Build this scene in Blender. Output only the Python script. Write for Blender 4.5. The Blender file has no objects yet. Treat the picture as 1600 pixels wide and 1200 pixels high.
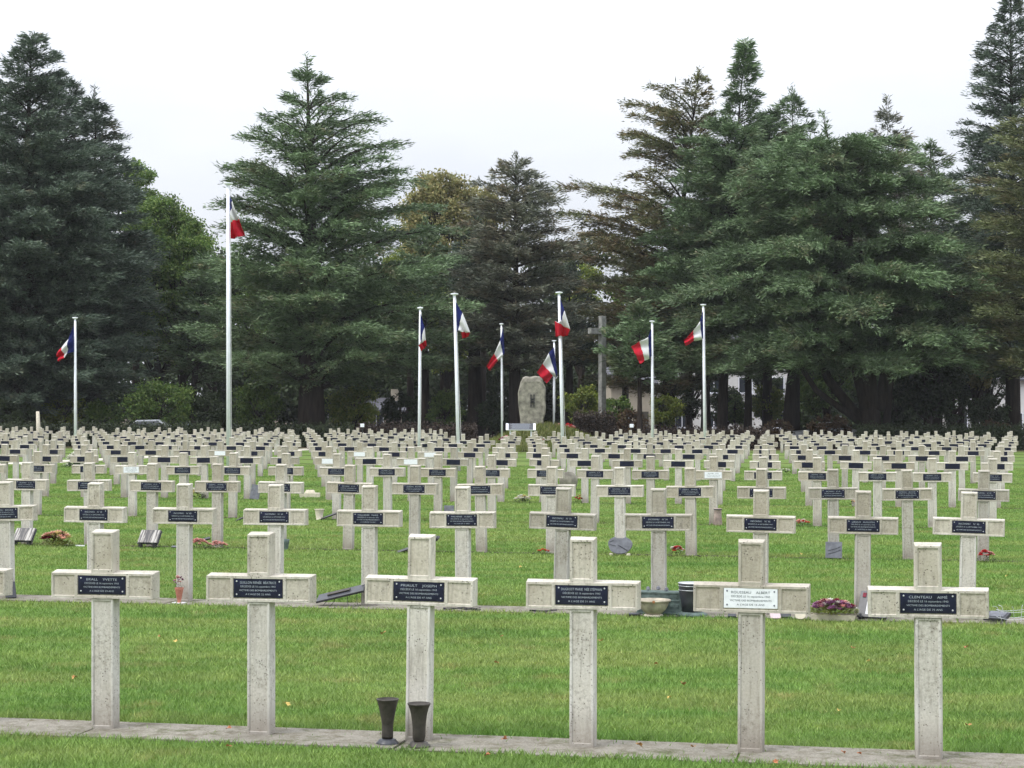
import bpy, bmesh, math, random
import numpy as np
from mathutils import Vector, Matrix

R_ = math.radians
scene = bpy.context.scene
COL = scene.collection

# ------------------------------------------------------------------ camera
F_PX = 3000.0            # focal length in pixels of the 1600 px wide photograph
CAM_H = 1.735
PITCH = 0.0166
ROLL = 0.0036
cam_d = bpy.data.cameras.new("camera")
cam_d.sensor_width = 36.0
cam_d.lens = F_PX / 1600.0 * 36.0
cam_d.clip_start = 0.1
cam_d.clip_end = 3000.0
cam = bpy.data.objects.new("camera", cam_d)
COL.objects.link(cam)
cam.matrix_world = (Matrix.Translation((0, 0, CAM_H)) @ Matrix.Rotation(R_(90) + PITCH, 4, 'X')
                    @ Matrix.Rotation(ROLL, 4, 'Z'))
scene.camera = cam

# ------------------------------------------------------------------ sky
SUN_EL, SUN_AZ = R_(52), R_(238)       # high soft sun behind the cloud, behind and left of the camera
world = bpy.data.worlds.new("World")
scene.world = world
world.use_nodes = True
nt = world.node_tree
nt.nodes.clear()
wo = nt.nodes.new('ShaderNodeOutputWorld')
bg = nt.nodes.new('ShaderNodeBackground')
sky = nt.nodes.new('ShaderNodeTexSky')
sky.sky_type = 'NISHITA'
sky.sun_disc = False
sky.sun_elevation = SUN_EL
sky.sun_rotation = SUN_AZ
tc = nt.nodes.new('ShaderNodeTexCoord')
mp = nt.nodes.new('ShaderNodeMapping')
mp.inputs['Scale'].default_value = (1.2, 1.2, 4.0)
nz = nt.nodes.new('ShaderNodeTexNoise')
nz.inputs['Scale'].default_value = 2.2
nz.inputs['Detail'].default_value = 5
nz.inputs['Roughness'].default_value = 0.5
cr = nt.nodes.new('ShaderNodeValToRGB')
cr.color_ramp.elements[0].position = 0.35
cr.color_ramp.elements[0].color = (6.6, 6.85, 7.5, 1)
cr.color_ramp.elements[1].position = 0.65
cr.color_ramp.elements[1].color = (8.1, 8.3, 8.8, 1)
mx = nt.nodes.new('ShaderNodeMixRGB')
mx.inputs[0].default_value = 0.9       # nearly closed cloud cover over the clear sky
nt.links.new(tc.outputs['Generated'], mp.inputs[0])
nt.links.new(mp.outputs[0], nz.inputs['Vector'])
nt.links.new(nz.outputs['Fac'], cr.inputs[0])
nt.links.new(sky.outputs[0], mx.inputs[1])
nt.links.new(cr.outputs[0], mx.inputs[2])
# an overcast sky is brighter overhead than at the horizon
sx = nt.nodes.new('ShaderNodeSeparateXYZ')
nt.links.new(tc.outputs['Generated'], sx.inputs[0])
mr = nt.nodes.new('ShaderNodeMapRange')
mr.inputs[1].default_value = 0.0
mr.inputs[2].default_value = 1.0
mr.inputs[3].default_value = 0.45
mr.inputs[4].default_value = 1.75
nt.links.new(sx.outputs['Z'], mr.inputs[0])
mg = nt.nodes.new('ShaderNodeMixRGB')
mg.blend_type = 'MULTIPLY'
mg.inputs[0].default_value = 1.0
nt.links.new(mx.outputs[0], mg.inputs[1])
nt.links.new(mr.outputs[0], mg.inputs[2])
nt.links.new(mg.outputs[0], bg.inputs['Color'])
bg.inputs['Strength'].default_value = 0.12
nt.links.new(bg.outputs[0], wo.inputs[0])

sun_d = bpy.data.lights.new("sun", 'SUN')
sun_d.energy = 1.1
sun_d.angle = R_(16)
sun_d.color = (1.0, 0.97, 0.92)
sun = bpy.data.objects.new("sun", sun_d)
COL.objects.link(sun)
sdir = Vector((math.sin(SUN_AZ) * math.cos(SUN_EL), math.cos(SUN_AZ) * math.cos(SUN_EL), math.sin(SUN_EL)))
sun.rotation_euler = sdir.to_track_quat('Z', 'Y').to_euler()

scene.view_settings.view_transform = 'Standard'
scene.view_settings.look = 'None'
scene.view_settings.gamma = 1.0
scene.view_settings.exposure = 0.84
scene.cycles.max_bounces = 5
scene.cycles.diffuse_bounces = 3
scene.cycles.transparent_max_bounces = 4

rng = np.random.default_rng(7)
rnd = random.Random(11)

# ------------------------------------------------------------------ helpers
HZ = 650.5


def px_x(x, z):
    return (x - 800.0) / F_PX * z


def px_h(y, z):
    return CAM_H + (HZ - y) / F_PX * z


def to_px(X, Z, H):
    y = (H - CAM_H)
    yy = y * math.cos(PITCH) - Z * math.sin(PITCH)
    zz = Z * math.cos(PITCH) + y * math.sin(PITCH)
    return 800 + F_PX * X / zz, 600 - F_PX * yy / zz


def tag(o, label=None, cat=None, group=None, kind=None):
    if label:
        o['label'] = label
    if cat:
        o['category'] = cat
    if group:
        o['group'] = group
    if kind:
        o['kind'] = kind
    return o


def empty(name, loc, rz=0.0, label=None, cat=None, group=None):
    o = bpy.data.objects.new(name, None)
    o.empty_display_size = 0.1
    o.location = loc
    o.rotation_euler = (0, 0, rz)
    COL.objects.link(o)
    return tag(o, label, cat, group)


class MB:
    """collects shapes, builds ONE mesh object"""
    def __init__(self):
        self.v = []
        self.f = []
        self.m = []

    def add(self, vs, fs, mi=0, M=None):
        b = len(self.v)
        for p in vs:
            p = Vector(p)
            self.v.append(tuple(M @ p) if M is not None else tuple(p))
        for q in fs:
            self.f.append([b + i for i in q])
            self.m.append(mi)

    def box(self, c, s, mi=0, M=None, taper=0.0):
        x, y, z = c
        a, b, h = s[0] / 2, s[1] / 2, s[2] / 2
        t = taper
        vs = [(x - a, y - b, z - h), (x + a, y - b, z - h), (x + a, y + b, z - h), (x - a, y + b, z - h),
              (x - a + t, y - b + t, z + h), (x + a - t, y - b + t, z + h), (x + a - t, y + b - t, z + h), (x - a + t, y + b - t, z + h)]
        self.add(vs, [(0, 3, 2, 1), (4, 5, 6, 7), (0, 1, 5, 4), (1, 2, 6, 5), (2, 3, 7, 6), (3, 0, 4, 7)], mi, M)

    def tube(self, pts, rad, n=8, mi=0, caps=True, M=None):
        pts = [Vector(p) for p in pts]
        if not hasattr(rad, '__len__'):
            rad = [rad] * len(pts)
        vs = []
        for i, p in enumerate(pts):
            d = (pts[min(i + 1, len(pts) - 1)] - pts[max(i - 1, 0)])
            if d.length < 1e-9:
                d = Vector((0, 0, 1))
            d.normalize()
            u = d.cross(Vector((0, 1, 0)))
            if u.length < 0.2:
                u = d.cross(Vector((1, 0, 0)))
            u.normalize()
            w = d.cross(u)
            for k in range(n):
                a = 2 * math.pi * k / n
                vs.append(p + (u * math.cos(a) + w * math.sin(a)) * rad[i])
        fs = []
        for i in range(len(pts) - 1):
            for k in range(n):
                fs.append((i * n + k, i * n + (k + 1) % n, (i + 1) * n + (k + 1) % n, (i + 1) * n + k))
        if caps:
            fs.append(tuple(range(n))[::-1])
            fs.append(tuple((len(pts) - 1) * n + k for k in range(n)))
        self.add(vs, fs, mi, M)

    def lathe(self, prof, n=24, mi=0, M=None, flute=0.0, nf=0):
        vs = []
        for (r, z) in prof:
            for k in range(n):
                a = 2 * math.pi * k / n
                rr = r * (1 + (flute * math.cos(nf * a) if nf else 0))
                vs.append((rr * math.cos(a), rr * math.sin(a), z))
        fs = []
        for i in range(len(prof) - 1):
            for k in range(n):
                fs.append((i * n + k, i * n + (k + 1) % n, (i + 1) * n + (k + 1) % n, (i + 1) * n + k))
        fs.append(tuple(range(n))[::-1])
        fs.append(tuple((len(prof) - 1) * n + k for k in range(n)))
        self.add(vs, fs, mi, M)

    def mesh(self, name, mats, smooth=False):
        me = bpy.data.meshes.new(name)
        me.from_pydata(self.v, [], self.f)
        for m in mats:
            me.materials.append(m)
        me.polygons.foreach_set('material_index', self.m)
        if smooth:
            me.polygons.foreach_set('use_smooth', [True] * len(self.f))
        me.update()
        return me

    def build(self, name, mats, parent=None, smooth=False, bevel=0.0, loc=None):
        if not isinstance(mats, (list, tuple)):
            mats = [mats]
        me = self.mesh(name, mats, smooth)
        if bevel > 0:
            bm = bmesh.new()
            bm.from_mesh(me)
            bmesh.ops.remove_doubles(bm, verts=bm.verts, dist=1e-5)
            ed = [e for e in bm.edges if len(e.link_faces) == 2 and e.calc_face_angle(0) > 0.5]
            bmesh.ops.bevel(bm, geom=ed, offset=bevel, segments=1, affect='EDGES', clamp_overlap=True)
            bm.to_mesh(me)
            bm.free()
        return link(name, me, parent, loc)


def link(name, me, parent=None, loc=None):
    o = bpy.data.objects.new(name, me)
    COL.objects.link(o)
    if parent:
        o.parent = parent
    if loc:
        o.location = loc
    return o


def fast_mesh(name, V, k, mats, mi=None, smooth=False):
    """V: (n*k,3) vertices of n separate k-gons"""
    V = np.ascontiguousarray(V, dtype=np.float32)
    n = len(V) // k
    me = bpy.data.meshes.new(name)
    me.vertices.add(n * k)
    me.vertices.foreach_set('co', V.ravel())
    me.loops.add(n * k)
    me.loops.foreach_set('vertex_index', np.arange(n * k, dtype=np.int32))
    me.polygons.add(n)
    me.polygons.foreach_set('loop_start', np.arange(0, n * k, k, dtype=np.int32))
    me.polygons.foreach_set('loop_total', np.full(n, k, dtype=np.int32))
    for m in mats:
        me.materials.append(m)
    if mi is not None:
        me.polygons.foreach_set('material_index', mi.astype(np.int32))
    me.update(calc_edges=True)
    return me


# ------------------------------------------------------------------ materials
class NT:
    def __init__(self, name):
        self.m = bpy.data.materials.new(name)
        self.m.use_nodes = True
        self.t = self.m.node_tree
        self.t.nodes.clear()
        self.out = self.t.nodes.new('ShaderNodeOutputMaterial')

    def n(self, typ, **kw):
        x = self.t.nodes.new('ShaderNode' + typ)
        for k, v in kw.items():
            setattr(x, k, v)
        return x

    def l(self, a, b):
        self.t.links.new(a, b)

    def coords(self, kind='Object', scale=(1, 1, 1), rot=(0, 0, 0), offset=None):
        c = self.n('TexCoord')
        m = self.n('Mapping')
        m.inputs['Scale'].default_value = scale
        m.inputs['Rotation'].default_value = rot
        self.l(c.outputs[kind], m.inputs[0])
        if offset is not None:
            self.l(offset, m.inputs['Location'])
        return m.outputs[0]

    def noise(self, vec, scale, detail=4, rough=0.55, dist=0.0):
        x = self.n('TexNoise')
        x.inputs['Scale'].default_value = scale
        x.inputs['Detail'].default_value = detail
        x.inputs['Roughness'].default_value = rough
        x.inputs['Distortion'].default_value = dist
        if vec is not None:
            self.l(vec, x.inputs['Vector'])
        return x.outputs['Fac']

    def ramp(self, fac, stops):
        r = self.n('ValToRGB')
        e = r.color_ramp.elements
        while len(e) < len(stops):
            e.new(0.5)
        for i, (p, c) in enumerate(stops):
            e[i].position = p
            e[i].color = (*c, 1) if len(c) == 3 else c
        self.l(fac, r.inputs[0])
        return r.outputs[0]

    def mix(self, fac, a, b, mode='MIX'):
        x = self.n('MixRGB', blend_type=mode)
        for i, s in ((0, fac), (1, a), (2, b)):
            if isinstance(s, (int, float)):
                x.inputs[i].default_value = s
            elif isinstance(s, tuple):
                x.inputs[i].default_value = (*s, 1)
            else:
                self.l(s, x.inputs[i])
        return x.outputs[0]

    def math(self, op, a, b=0.0):
        x = self.n('Math', operation=op)
        for i, s in enumerate((a, b)):
            if isinstance(s, (int, float)):
                x.inputs[i].default_value = s
            else:
                self.l(s, x.inputs[i])
        return x.outputs[0]

    def bsdf(self, col, rough=0.8, bump=None, bstr=0.3, bdist=0.01, spec=0.3, metal=0.0, trans=0.0):
        p = self.n('BsdfPrincipled')
        if isinstance(col, tuple):
            p.inputs['Base Color'].default_value = (*col, 1)
        else:
            self.l(col, p.inputs['Base Color'])
        if isinstance(rough, (int, float)):
            p.inputs['Roughness'].default_value = rough
        else:
            self.l(rough, p.inputs['Roughness'])
        p.inputs['Specular IOR Level'].default_value = spec
        p.inputs['Metallic'].default_value = metal
        if bump is not None:
            b = self.n('Bump')
            b.inputs['Strength'].default_value = bstr
            b.inputs['Distance'].default_value = bdist
            self.l(bump, b.inputs['Height'])
            self.l(b.outputs[0], p.inputs['Normal'])
        sh = p.outputs[0]
        if trans > 0:
            t = self.n('BsdfTranslucent')
            if isinstance(col, tuple):
                t.inputs[0].default_value = (*col, 1)
            else:
                self.l(col, t.inputs[0])
            m = self.n('MixShader')
            m.inputs[0].default_value = trans
            self.l(sh, m.inputs[1])
            self.l(t.outputs[0], m.inputs[2])
            sh = m.outputs[0]
        self.l(sh, self.out.inputs[0])
        return self.m


def mat_plain(name, col, rough=0.7, var=0.15, scale=20, spec=0.3, metal=0.0, bstr=0.15, trans=0.0):
    t = NT(name)
    v = t.coords('Object')
    f = t.noise(v, scale, 5, 0.6)
    c2 = tuple(max(0, c * (1 - var * 1.6)) for c in col)
    c3 = tuple(min(1, c * (1 + var)) for c in col)
    c = t.ramp(f, [(0.3, c2), (0.7, c3)])
    return t.bsdf(c, rough, f, bstr, 0.004, spec, metal, trans)


def mat_stone(panel=False):
    t = NT('cast_stone_panel' if panel else 'cast_stone')
    oi = t.n('ObjectInfo')
    vm = t.n('VectorMath', operation='SCALE')
    t.l(oi.outputs['Location'], vm.inputs[0])
    vm.inputs['Scale'].default_value = 7.31
    base = t.coords('Object', (1, 1, 1), offset=vm.outputs[0])
    streak = t.coords('Object', (46, 46, 5), offset=vm.outputs[0])
    big = t.noise(base, 5.0, 3)
    c = t.ramp(big, [(0.3, (0.43, 0.395, 0.33)), (0.7, (0.57, 0.54, 0.475))])
    # fresher, greyer shaft below the arms
    tc_ = t.n('TexCoord')
    sp = t.n('SeparateXYZ')
    t.l(tc_.outputs['Object'], sp.inputs[0])
    mr = t.n('MapRange')
    mr.inputs[1].default_value = 0.70
    mr.inputs[2].default_value = 0.735
    mr.inputs[3].default_value = 0.75
    mr.inputs[4].default_value = 0.0
    t.l(sp.outputs['Z'], mr.inputs[0])
    mid = t.noise(base, 9.0, 3)
    c = t.mix(t.math('MULTIPLY', mr.outputs[0], t.math('ADD', mid, 0.35)), c, (0.60, 0.59, 0.565))
    # per-cross tint
    rndc = t.n('TexWhiteNoise', noise_dimensions='3D')
    t.l(vm.outputs[0], rndc.inputs['Vector'])
    tint = t.ramp(rndc.outputs['Value'], [(0.0, (0.74, 0.74, 0.73)), (0.35, (0.92, 0.90, 0.86)), (0.7, (0.98, 0.98, 0.97)), (1.0, (1.10, 1.10, 1.09))])
    c = t.mix(1.0, c, tint, 'MULTIPLY')
    # grey vertical weather streaks
    st = t.noise(streak, 1.0, 4, 0.6)
    dirt = t.ramp(rndc.outputs['Value'], [(0.0, (1, 1, 1)), (0.5, (0.35, 0.35, 0.35)), (1.0, (0.8, 0.8, 0.8))])
    c = t.mix(t.math('MULTIPLY', dirt, t.ramp(st, [(0.5, (0, 0, 0)), (0.72, (0.75, 0.75, 0.75))])), c, (0.26, 0.24, 0.21))
    # dark lichen patches
    li = t.noise(base, 42.0, 5, 0.8, 0.0)
    area = t.noise(base, 3.2, 2)
    lf = t.math('MULTIPLY', t.ramp(li, [(0.48, (0, 0, 0)), (0.66, (1, 1, 1))]), t.ramp(area, [(0.38, (0.08, 0.08, 0.08)), (0.66, (0.7, 0.7, 0.7))]))
    c = t.mix(lf, c, (0.17, 0.155, 0.12))
    # pits and black specks
    vo = t.n('TexVoronoi')
    vo.inputs['Scale'].default_value = 60.0
    t.l(base, vo.inputs['Vector'])
    pits = t.ramp(vo.outputs['Distance'], [(0.14, (1, 1, 1)), (0.26, (0, 0, 0))])
    pm = t.math('MULTIPLY', pits, t.ramp(t.noise(base, 12.0, 2), [(0.44, (0, 0, 0)), (0.56, (1, 1, 1))]))
    c = t.mix(t.math('MULTIPLY', pm, 0.85), c, (0.10, 0.09, 0.075))
    if panel:      # exposed aggregate of the sunk panels
        ag = t.noise(base, 85.0, 4, 0.8)
        c = t.mix(1.0, c, t.ramp(ag, [(0.34, (0.80, 0.78, 0.74)), (0.66, (1.03, 1.01, 0.99))]), 'MULTIPLY')
    # damp and soil splash at the foot
    mr2 = t.n('MapRange')
    mr2.inputs[1].default_value = 0.0
    mr2.inputs[2].default_value = 0.22
    mr2.inputs[3].default_value = 0.95
    mr2.inputs[4].default_value = 0.0
    t.l(sp.outputs['Z'], mr2.inputs[0])
    c = t.mix(t.math('MULTIPLY', mr2.outputs[0], t.math('ADD', mid, 0.3)), c, (0.22, 0.19, 0.155))
    # fine grain and the pits feed the bump
    fine = t.noise(base, 150.0, 4, 0.7)
    h = t.math('SUBTRACT', t.math('MULTIPLY', fine, 0.4), pm)
    return t.bsdf(c, 0.9, h, 0.35, 0.004, 0.15)


def mat_leaf(name, cols, trans=0.2, rough=0.6, brown=None, bamt=0.5, nscale=0.5, spec=0.25):
    """foliage: colour varies per card and by clump"""
    t = NT(name)
    g = t.n('NewGeometry')
    rp = t.ramp(g.outputs['Random Per Island'], [(i / (len(cols) - 1), c) for i, c in enumerate(cols)])
    oi = t.n('ObjectInfo')
    v = t.coords('Object')
    n = t.noise(v, nscale, 3, 0.6)
    dk = t.ramp(n, [(0.32, (0.62, 0.62, 0.62)), (0.68, (1.3, 1.3, 1.3))])
    c = t.mix(1.0, rp, dk, 'MULTIPLY')
    if brown:
        n2 = t.noise(v, nscale * 1.3, 3, 0.6, 0.5)
        r2 = t.math('MULTIPLY', t.ramp(n2, [(0.62 - 0.3 * bamt, (0, 0, 0)), (0.78 - 0.3 * bamt, (1, 1, 1))]), g.outputs['Random Per Island'])
        c = t.mix(r2, c, brown)
    return t.bsdf(c, rough, None, spec=spec, trans=trans)


ROW = Vector((0.8660, -0.1666))
ROW_ANG = math.atan2(-0.1666, 0.8660)


def mat_lawn(name, blades):
    t = NT(name)
    v = t.coords('Object')
    vr = t.coords('Object', (0.10, 1.3, 1.0), (0, 0, -ROW_ANG))
    big = t.noise(v, 0.55, 4, 0.6)
    c = t.ramp(big, [(0.3, (0.112, 0.222, 0.042)), (0.5, (0.160, 0.285, 0.060)), (0.72, (0.232, 0.338, 0.088))])
    stripes = t.noise(vr, 1.1, 3, 0.5)
    c = t.mix(t.ramp(stripes, [(0.4, (0, 0, 0)), (0.66, (0.75, 0.75, 0.75))]), c, (0.265, 0.325, 0.095))
    dry = t.noise(v, 1.7, 4, 0.65)
    c = t.mix(t.ramp(dry, [(0.56, (0, 0, 0)), (0.74, (0.75, 0.75, 0.75))]), c, (0.31, 0.27, 0.11))
    dk = t.noise(v, 5.0, 4, 0.7)
    c = t.mix(1.0, c, t.ramp(dk, [(0.3, (0.7, 0.74, 0.7)), (0.7, (1.18, 1.15, 1.15))]), 'MULTIPLY')
    if blades:
        g = t.n('NewGeometry')
        rp = t.ramp(g.outputs['Random Per Island'], [(0.0, (0.76, 0.80, 0.74)), (0.45, (1.0, 1.0, 1.0)), (0.95, (1.24, 1.2, 1.15)), (1.0, (1.8, 1.6, 1.7))])
        c = t.mix(1.0, c, rp, 'MULTIPLY')
        return t.bsdf(c, 0.55, None, spec=0.3, trans=0.3)
    f = t.noise(v, 60.0, 6, 0.8)
    f2 = t.noise(vr, 35.0, 4, 0.8)
    c = t.mix(1.0, c, t.ramp(t.math('MULTIPLY', t.math('ADD', f, f2), 0.5), [(0.35, (0.36, 0.39, 0.36)), (0.65, (0.84, 0.80, 0.82))]), 'MULTIPLY')
    sx = t.n('SeparateXYZ')
    t.l(v, sx.inputs[0])
    mr = t.n('MapRange')
    mr.inputs[1].default_value = 98
    mr.inputs[2].default_value = 106
    t.l(t.math('ADD', sx.outputs['Y'], t.math('MULTIPLY', big, 8.0)), mr.inputs[0])
    dark_ground = t.ramp(dk, [(0.3, (0.045, 0.033, 0.022)), (0.7, (0.085, 0.06, 0.035))])
    c = t.mix(mr.outputs[0], c, dark_ground)
    return t.bsdf(c, 0.9, f, 0.6, 0.02, 0.1)


def mat_concrete():
    t = NT('worn_concrete')
    v = t.coords('Object')
    a = t.noise(v, 1.6, 4, 0.6)
    c = t.ramp(a, [(0.3, (0.25, 0.235, 0.205)), (0.7, (0.36, 0.34, 0.30))])
    b = t.noise(v, 9, 5, 0.75)
    c = t.mix(t.ramp(b, [(0.46, (0, 0, 0)), (0.66, (0.8, 0.8, 0.8))]), c, (0.14, 0.125, 0.085))
    moss = t.noise(v, 3.2, 5, 0.7)
    c = t.mix(t.ramp(moss, [(0.54, (0, 0, 0)), (0.68, (0.8, 0.8, 0.8))]), c, (0.085, 0.095, 0.04))
    vo = t.n('TexVoronoi')
    vo.inputs['Scale'].default_value = 70
    t.l(v, vo.inputs['Vector'])
    f = t.noise(v, 120, 4, 0.8)
    c = t.mix(1.0, c, t.ramp(vo.outputs['Distance'], [(0.0, (1.15, 1.12, 1.08)), (0.5, (0.75, 0.74, 0.7))]), 'MULTIPLY')
    return t.bsdf(c, 0.95, f, 0.5, 0.01, 0.1)


def mat_bark(name, a, b):
    t = NT(name)
    v = t.coords('Object', (6, 6, 0.8))
    n = t.noise(v, 1.0, 5, 0.7)
    c = t.ramp(n, [(0.35, a), (0.65, b)])
    return t.bsdf(c, 0.95, n, 0.6, 0.05, 0.1)


M = {}
M['stone'] = mat_stone()
M['stone_panel'] = mat_stone(True)
M['lawn'] = mat_lawn('lawn_ground', False)
M['blades'] = mat_lawn('grass_blades', True)
M['concrete'] = mat_concrete()
M['dark_ground'] = mat_plain('seam_shade', (0.050, 0.045, 0.025), 0.95, 0.5, 6, 0.1)  # dark tone standing in for the shaded seam along the farther rows
M['navy'] = mat_plain('navy_enamel', (0.007, 0.009, 0.028), 0.42, 0.4, 14, 0.35, 0, 0.02)
M['white_enamel'] = mat_plain('white_enamel', (0.78, 0.80, 0.83), 0.35, 0.05, 30, 0.5, 0, 0.02)
M['letter'] = mat_plain('pale_lettering', (0.36, 0.40, 0.45), 0.6, 0.1, 60)
M['letter_dark'] = mat_plain('dark_lettering', (0.06, 0.08, 0.09), 0.6, 0.1, 60)
M['screw'] = mat_plain('dull_screw', (0.55, 0.56, 0.58), 0.45, 0.2, 60, 0.5, 0.5)
M['screw_dark'] = mat_plain('dark_screw', (0.10, 0.11, 0.15), 0.45, 0.2, 60, 0.5, 0.5)
M['white'] = mat_plain('white_paint', (0.84, 0.85, 0.92), 0.4, 0.05, 8)
M['bronze'] = mat_plain('dark_bronze', (0.060, 0.052, 0.044), 0.55, 0.35, 25, 0.5, 0.3)
M['dark_slate'] = mat_plain('dark_slate', (0.035, 0.037, 0.045), 0.4, 0.3, 14, 0.5)
M['slate'] = mat_plain('blue_grey_slate', (0.15, 0.155, 0.18), 0.6, 0.25, 14, 0.4)
M['navy_gloss'] = mat_plain('polished_dark_granite', (0.018, 0.020, 0.05), 0.15, 0.3, 60, 0.5)
M['black'] = mat_plain('black_metal', (0.018, 0.018, 0.02), 0.45, 0.3, 20, 0.5)
M['verdigris'] = mat_plain('grey_green_plaster', (0.115, 0.155, 0.145), 0.85, 0.3, 16)
M['bowl'] = mat_plain('weathered_bowl_stone', (0.42, 0.375, 0.29), 0.9, 0.3, 10)
M['rust'] = mat_plain('rust_stain', (0.36, 0.17, 0.08), 0.9, 0.2, 20)
M['terracotta'] = mat_plain('faded_terracotta', (0.42, 0.17, 0.12), 0.8, 0.2, 20)
M['silver'] = mat_plain('silver_band', (0.6, 0.62, 0.64), 0.35, 0.1, 20, 0.5, 0.6)
M['cream'] = mat_plain('cream_stone', (0.58, 0.53, 0.42), 0.85, 0.15, 14)
M['urn'] = mat_plain('brown_grey_urn', (0.36, 0.28, 0.25), .8, .3, 12)
M['pinkstone'] = mat_plain('pink_plaque', (0.55, 0.44, 0.46), 0.6, 0.1, 14)
M['f_pink'] = mat_plain('salmon_petals', (0.90, 0.50, 0.40), 0.7, 0.3, 30, trans=0.2)
M['f_rose'] = mat_plain('faded_rose_petals', (0.78, 0.42, 0.40), 0.7, 0.3, 30, trans=0.2)
M['f_red'] = mat_plain('red_petals', (0.62, 0.04, 0.05), 0.7, 0.3, 30, trans=0.2)
M['f_white'] = mat_plain('white_petals', (0.75, 0.74, 0.66), 0.7, 0.12, 30, trans=0.2)
M['f_cream'] = mat_plain('cream_petals', (0.70, 0.60, 0.30), 0.7, 0.2, 30, trans=0.2)
M['f_mauve'] = mat_plain('mauve_petals', (0.36, 0.17, 0.30), 0.7, 0.35, 30, trans=0.2)
M['f_wine'] = mat_plain('wine_petals', (0.22, 0.03, 0.05), 0.7, 0.35, 30, trans=0.2)
M['f_orange'] = mat_plain('orange_petals', (0.68, 0.16, 0.07), 0.7, 0.3, 30, trans=0.2)
M['leafgreen'] = mat_plain('posy_leaves', (0.06, 0.11, 0.03), 0.6, 0.4, 30, trans=0.2)
M['olive'] = mat_plain('olive_leaves', (0.30, 0.32, 0.10), 0.6, 0.3, 30, trans=0.2)
M['flag_blue'] = mat_plain('blue_cloth', (0.016, 0.022, 0.115), 0.8, 0.1, 8, 0.1, trans=0.25)
M['flag_white'] = mat_plain('white_cloth', (0.70, 0.70, 0.70), 0.8, 0.04, 8, 0.1, trans=0.25)
M['flag_red'] = mat_plain('red_cloth', (0.60, 0.022, 0.045), 0.8, 0.1, 8, 0.1, trans=0.25)
M['bark'] = mat_bark('cedar_bark', (0.022, 0.018, 0.015), (0.055, 0.043, 0.036))
M['bark_grey'] = mat_bark('grey_bark', (0.06, 0.055, 0.045), (0.12, 0.11, 0.095))
M['glass'] = mat_plain('window_glass', (0.03, 0.035, 0.045), 0.08, 0.1, 3, 0.8, 0, 0)
M['pale_wall'] = mat_plain('pale_render', (0.66, 0.65, 0.64), 0.9, 0.08, 1.5)
M['beige_wall'] = mat_plain('beige_render', (0.46, 0.41, 0.33), 0.9, 0.1, 1.5)
M['roof'] = mat_plain('slate_roof', (0.10, 0.10, 0.115), 0.7, 0.3, 6)
M['granite'] = mat_plain('rough_granite', (0.26, 0.245, 0.20), 0.95, 0.4, 3.5, 0.15, 0, 0.9)
M['grey_stone'] = mat_plain('grey_stone_cross', (0.23, 0.23, 0.215), 0.95, 0.3, 4, 0.15)
M['gravel'] = mat_plain('pale_gravel', (0.52, 0.49, 0.41), 0.95, 0.15, 12, 0.1)
M['paper'] = mat_plain('white_paper', (0.75, 0.75, 0.78), 0.7, 0.08, 14)


def mat_marble():
    t = NT('streaked_marble')
    v = t.coords('Object', (30, 3, 4))
    n = t.noise(v, 1.0, 4, 0.6, 0.6)
    c = t.ramp(n, [(0.46, (0.035, 0.032, 0.035)), (0.54, (0.16, 0.145, 0.13)), (0.66, (0.42, 0.40, 0.37))])
    return t.bsdf(c, 0.35, n, 0.05, 0.002, 0.5)


M['marble'] = mat_marble()

# ------------------------------------------------------------------ lattice of graves
P0 = Vector((0.3758, 10.0964))
CV = Vector((0.0575, 7.0547))


def gp(n, r):
    return P0 + ROW * n + CV * r


def row_at(xp, r, off=0.0):
    """point on row r that shows at pixel x, pushed 'off' metres towards the camera"""
    k = (xp - 800.0) / F_PX
    a = P0 + CV * r
    n = (k * a.y - a.x) / (ROW.x - k * ROW.y)
    p = a + ROW * n
    s = (p.y - off) / p.y
    return p * s


# ------------------------------------------------------------------ ground
g = MB()
g.add([(-900, -60, 0), (900, -60, 0), (900, 1500, 0), (-900, 1500, 0)], [(0, 1, 2, 3)])
tag(g.build('ground', M['lawn']), kind='structure')

perp = Vector((-ROW.y, ROW.x)).normalized()
rd = ROW.normalized()
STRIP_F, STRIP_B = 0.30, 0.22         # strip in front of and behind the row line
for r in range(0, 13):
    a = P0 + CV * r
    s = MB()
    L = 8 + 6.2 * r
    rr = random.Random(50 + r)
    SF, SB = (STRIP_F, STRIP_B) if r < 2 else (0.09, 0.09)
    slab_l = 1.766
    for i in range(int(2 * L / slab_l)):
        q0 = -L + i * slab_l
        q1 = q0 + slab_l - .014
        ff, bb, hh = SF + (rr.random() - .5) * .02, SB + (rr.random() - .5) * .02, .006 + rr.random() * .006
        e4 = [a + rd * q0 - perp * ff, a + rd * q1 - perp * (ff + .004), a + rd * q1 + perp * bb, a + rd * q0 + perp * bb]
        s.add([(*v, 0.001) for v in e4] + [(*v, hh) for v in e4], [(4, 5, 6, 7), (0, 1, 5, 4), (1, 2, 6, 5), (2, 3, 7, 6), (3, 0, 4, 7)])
    tag(s.build('kerb_strip' if r < 2 else 'shade_strip', M['concrete'] if r < 2 else M['dark_ground']), kind='structure')  # past the second row a dark strip paints in the shadow at the grass edge

pth = MB()
pa, pb = Vector((-20.5, 54.0)), Vector((-6.0, 116.0))
pd = (pb - pa).normalized()
pp = Vector((-pd.y, pd.x)) * 0.85
pth.add([(*(pa - pp), .004), (*(pb - pp), .004), (*(pb + pp), .004), (*(pa + pp), .004)], [(0, 1, 2, 3)])
tag(pth.build('path', M['gravel']), kind='structure')


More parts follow.
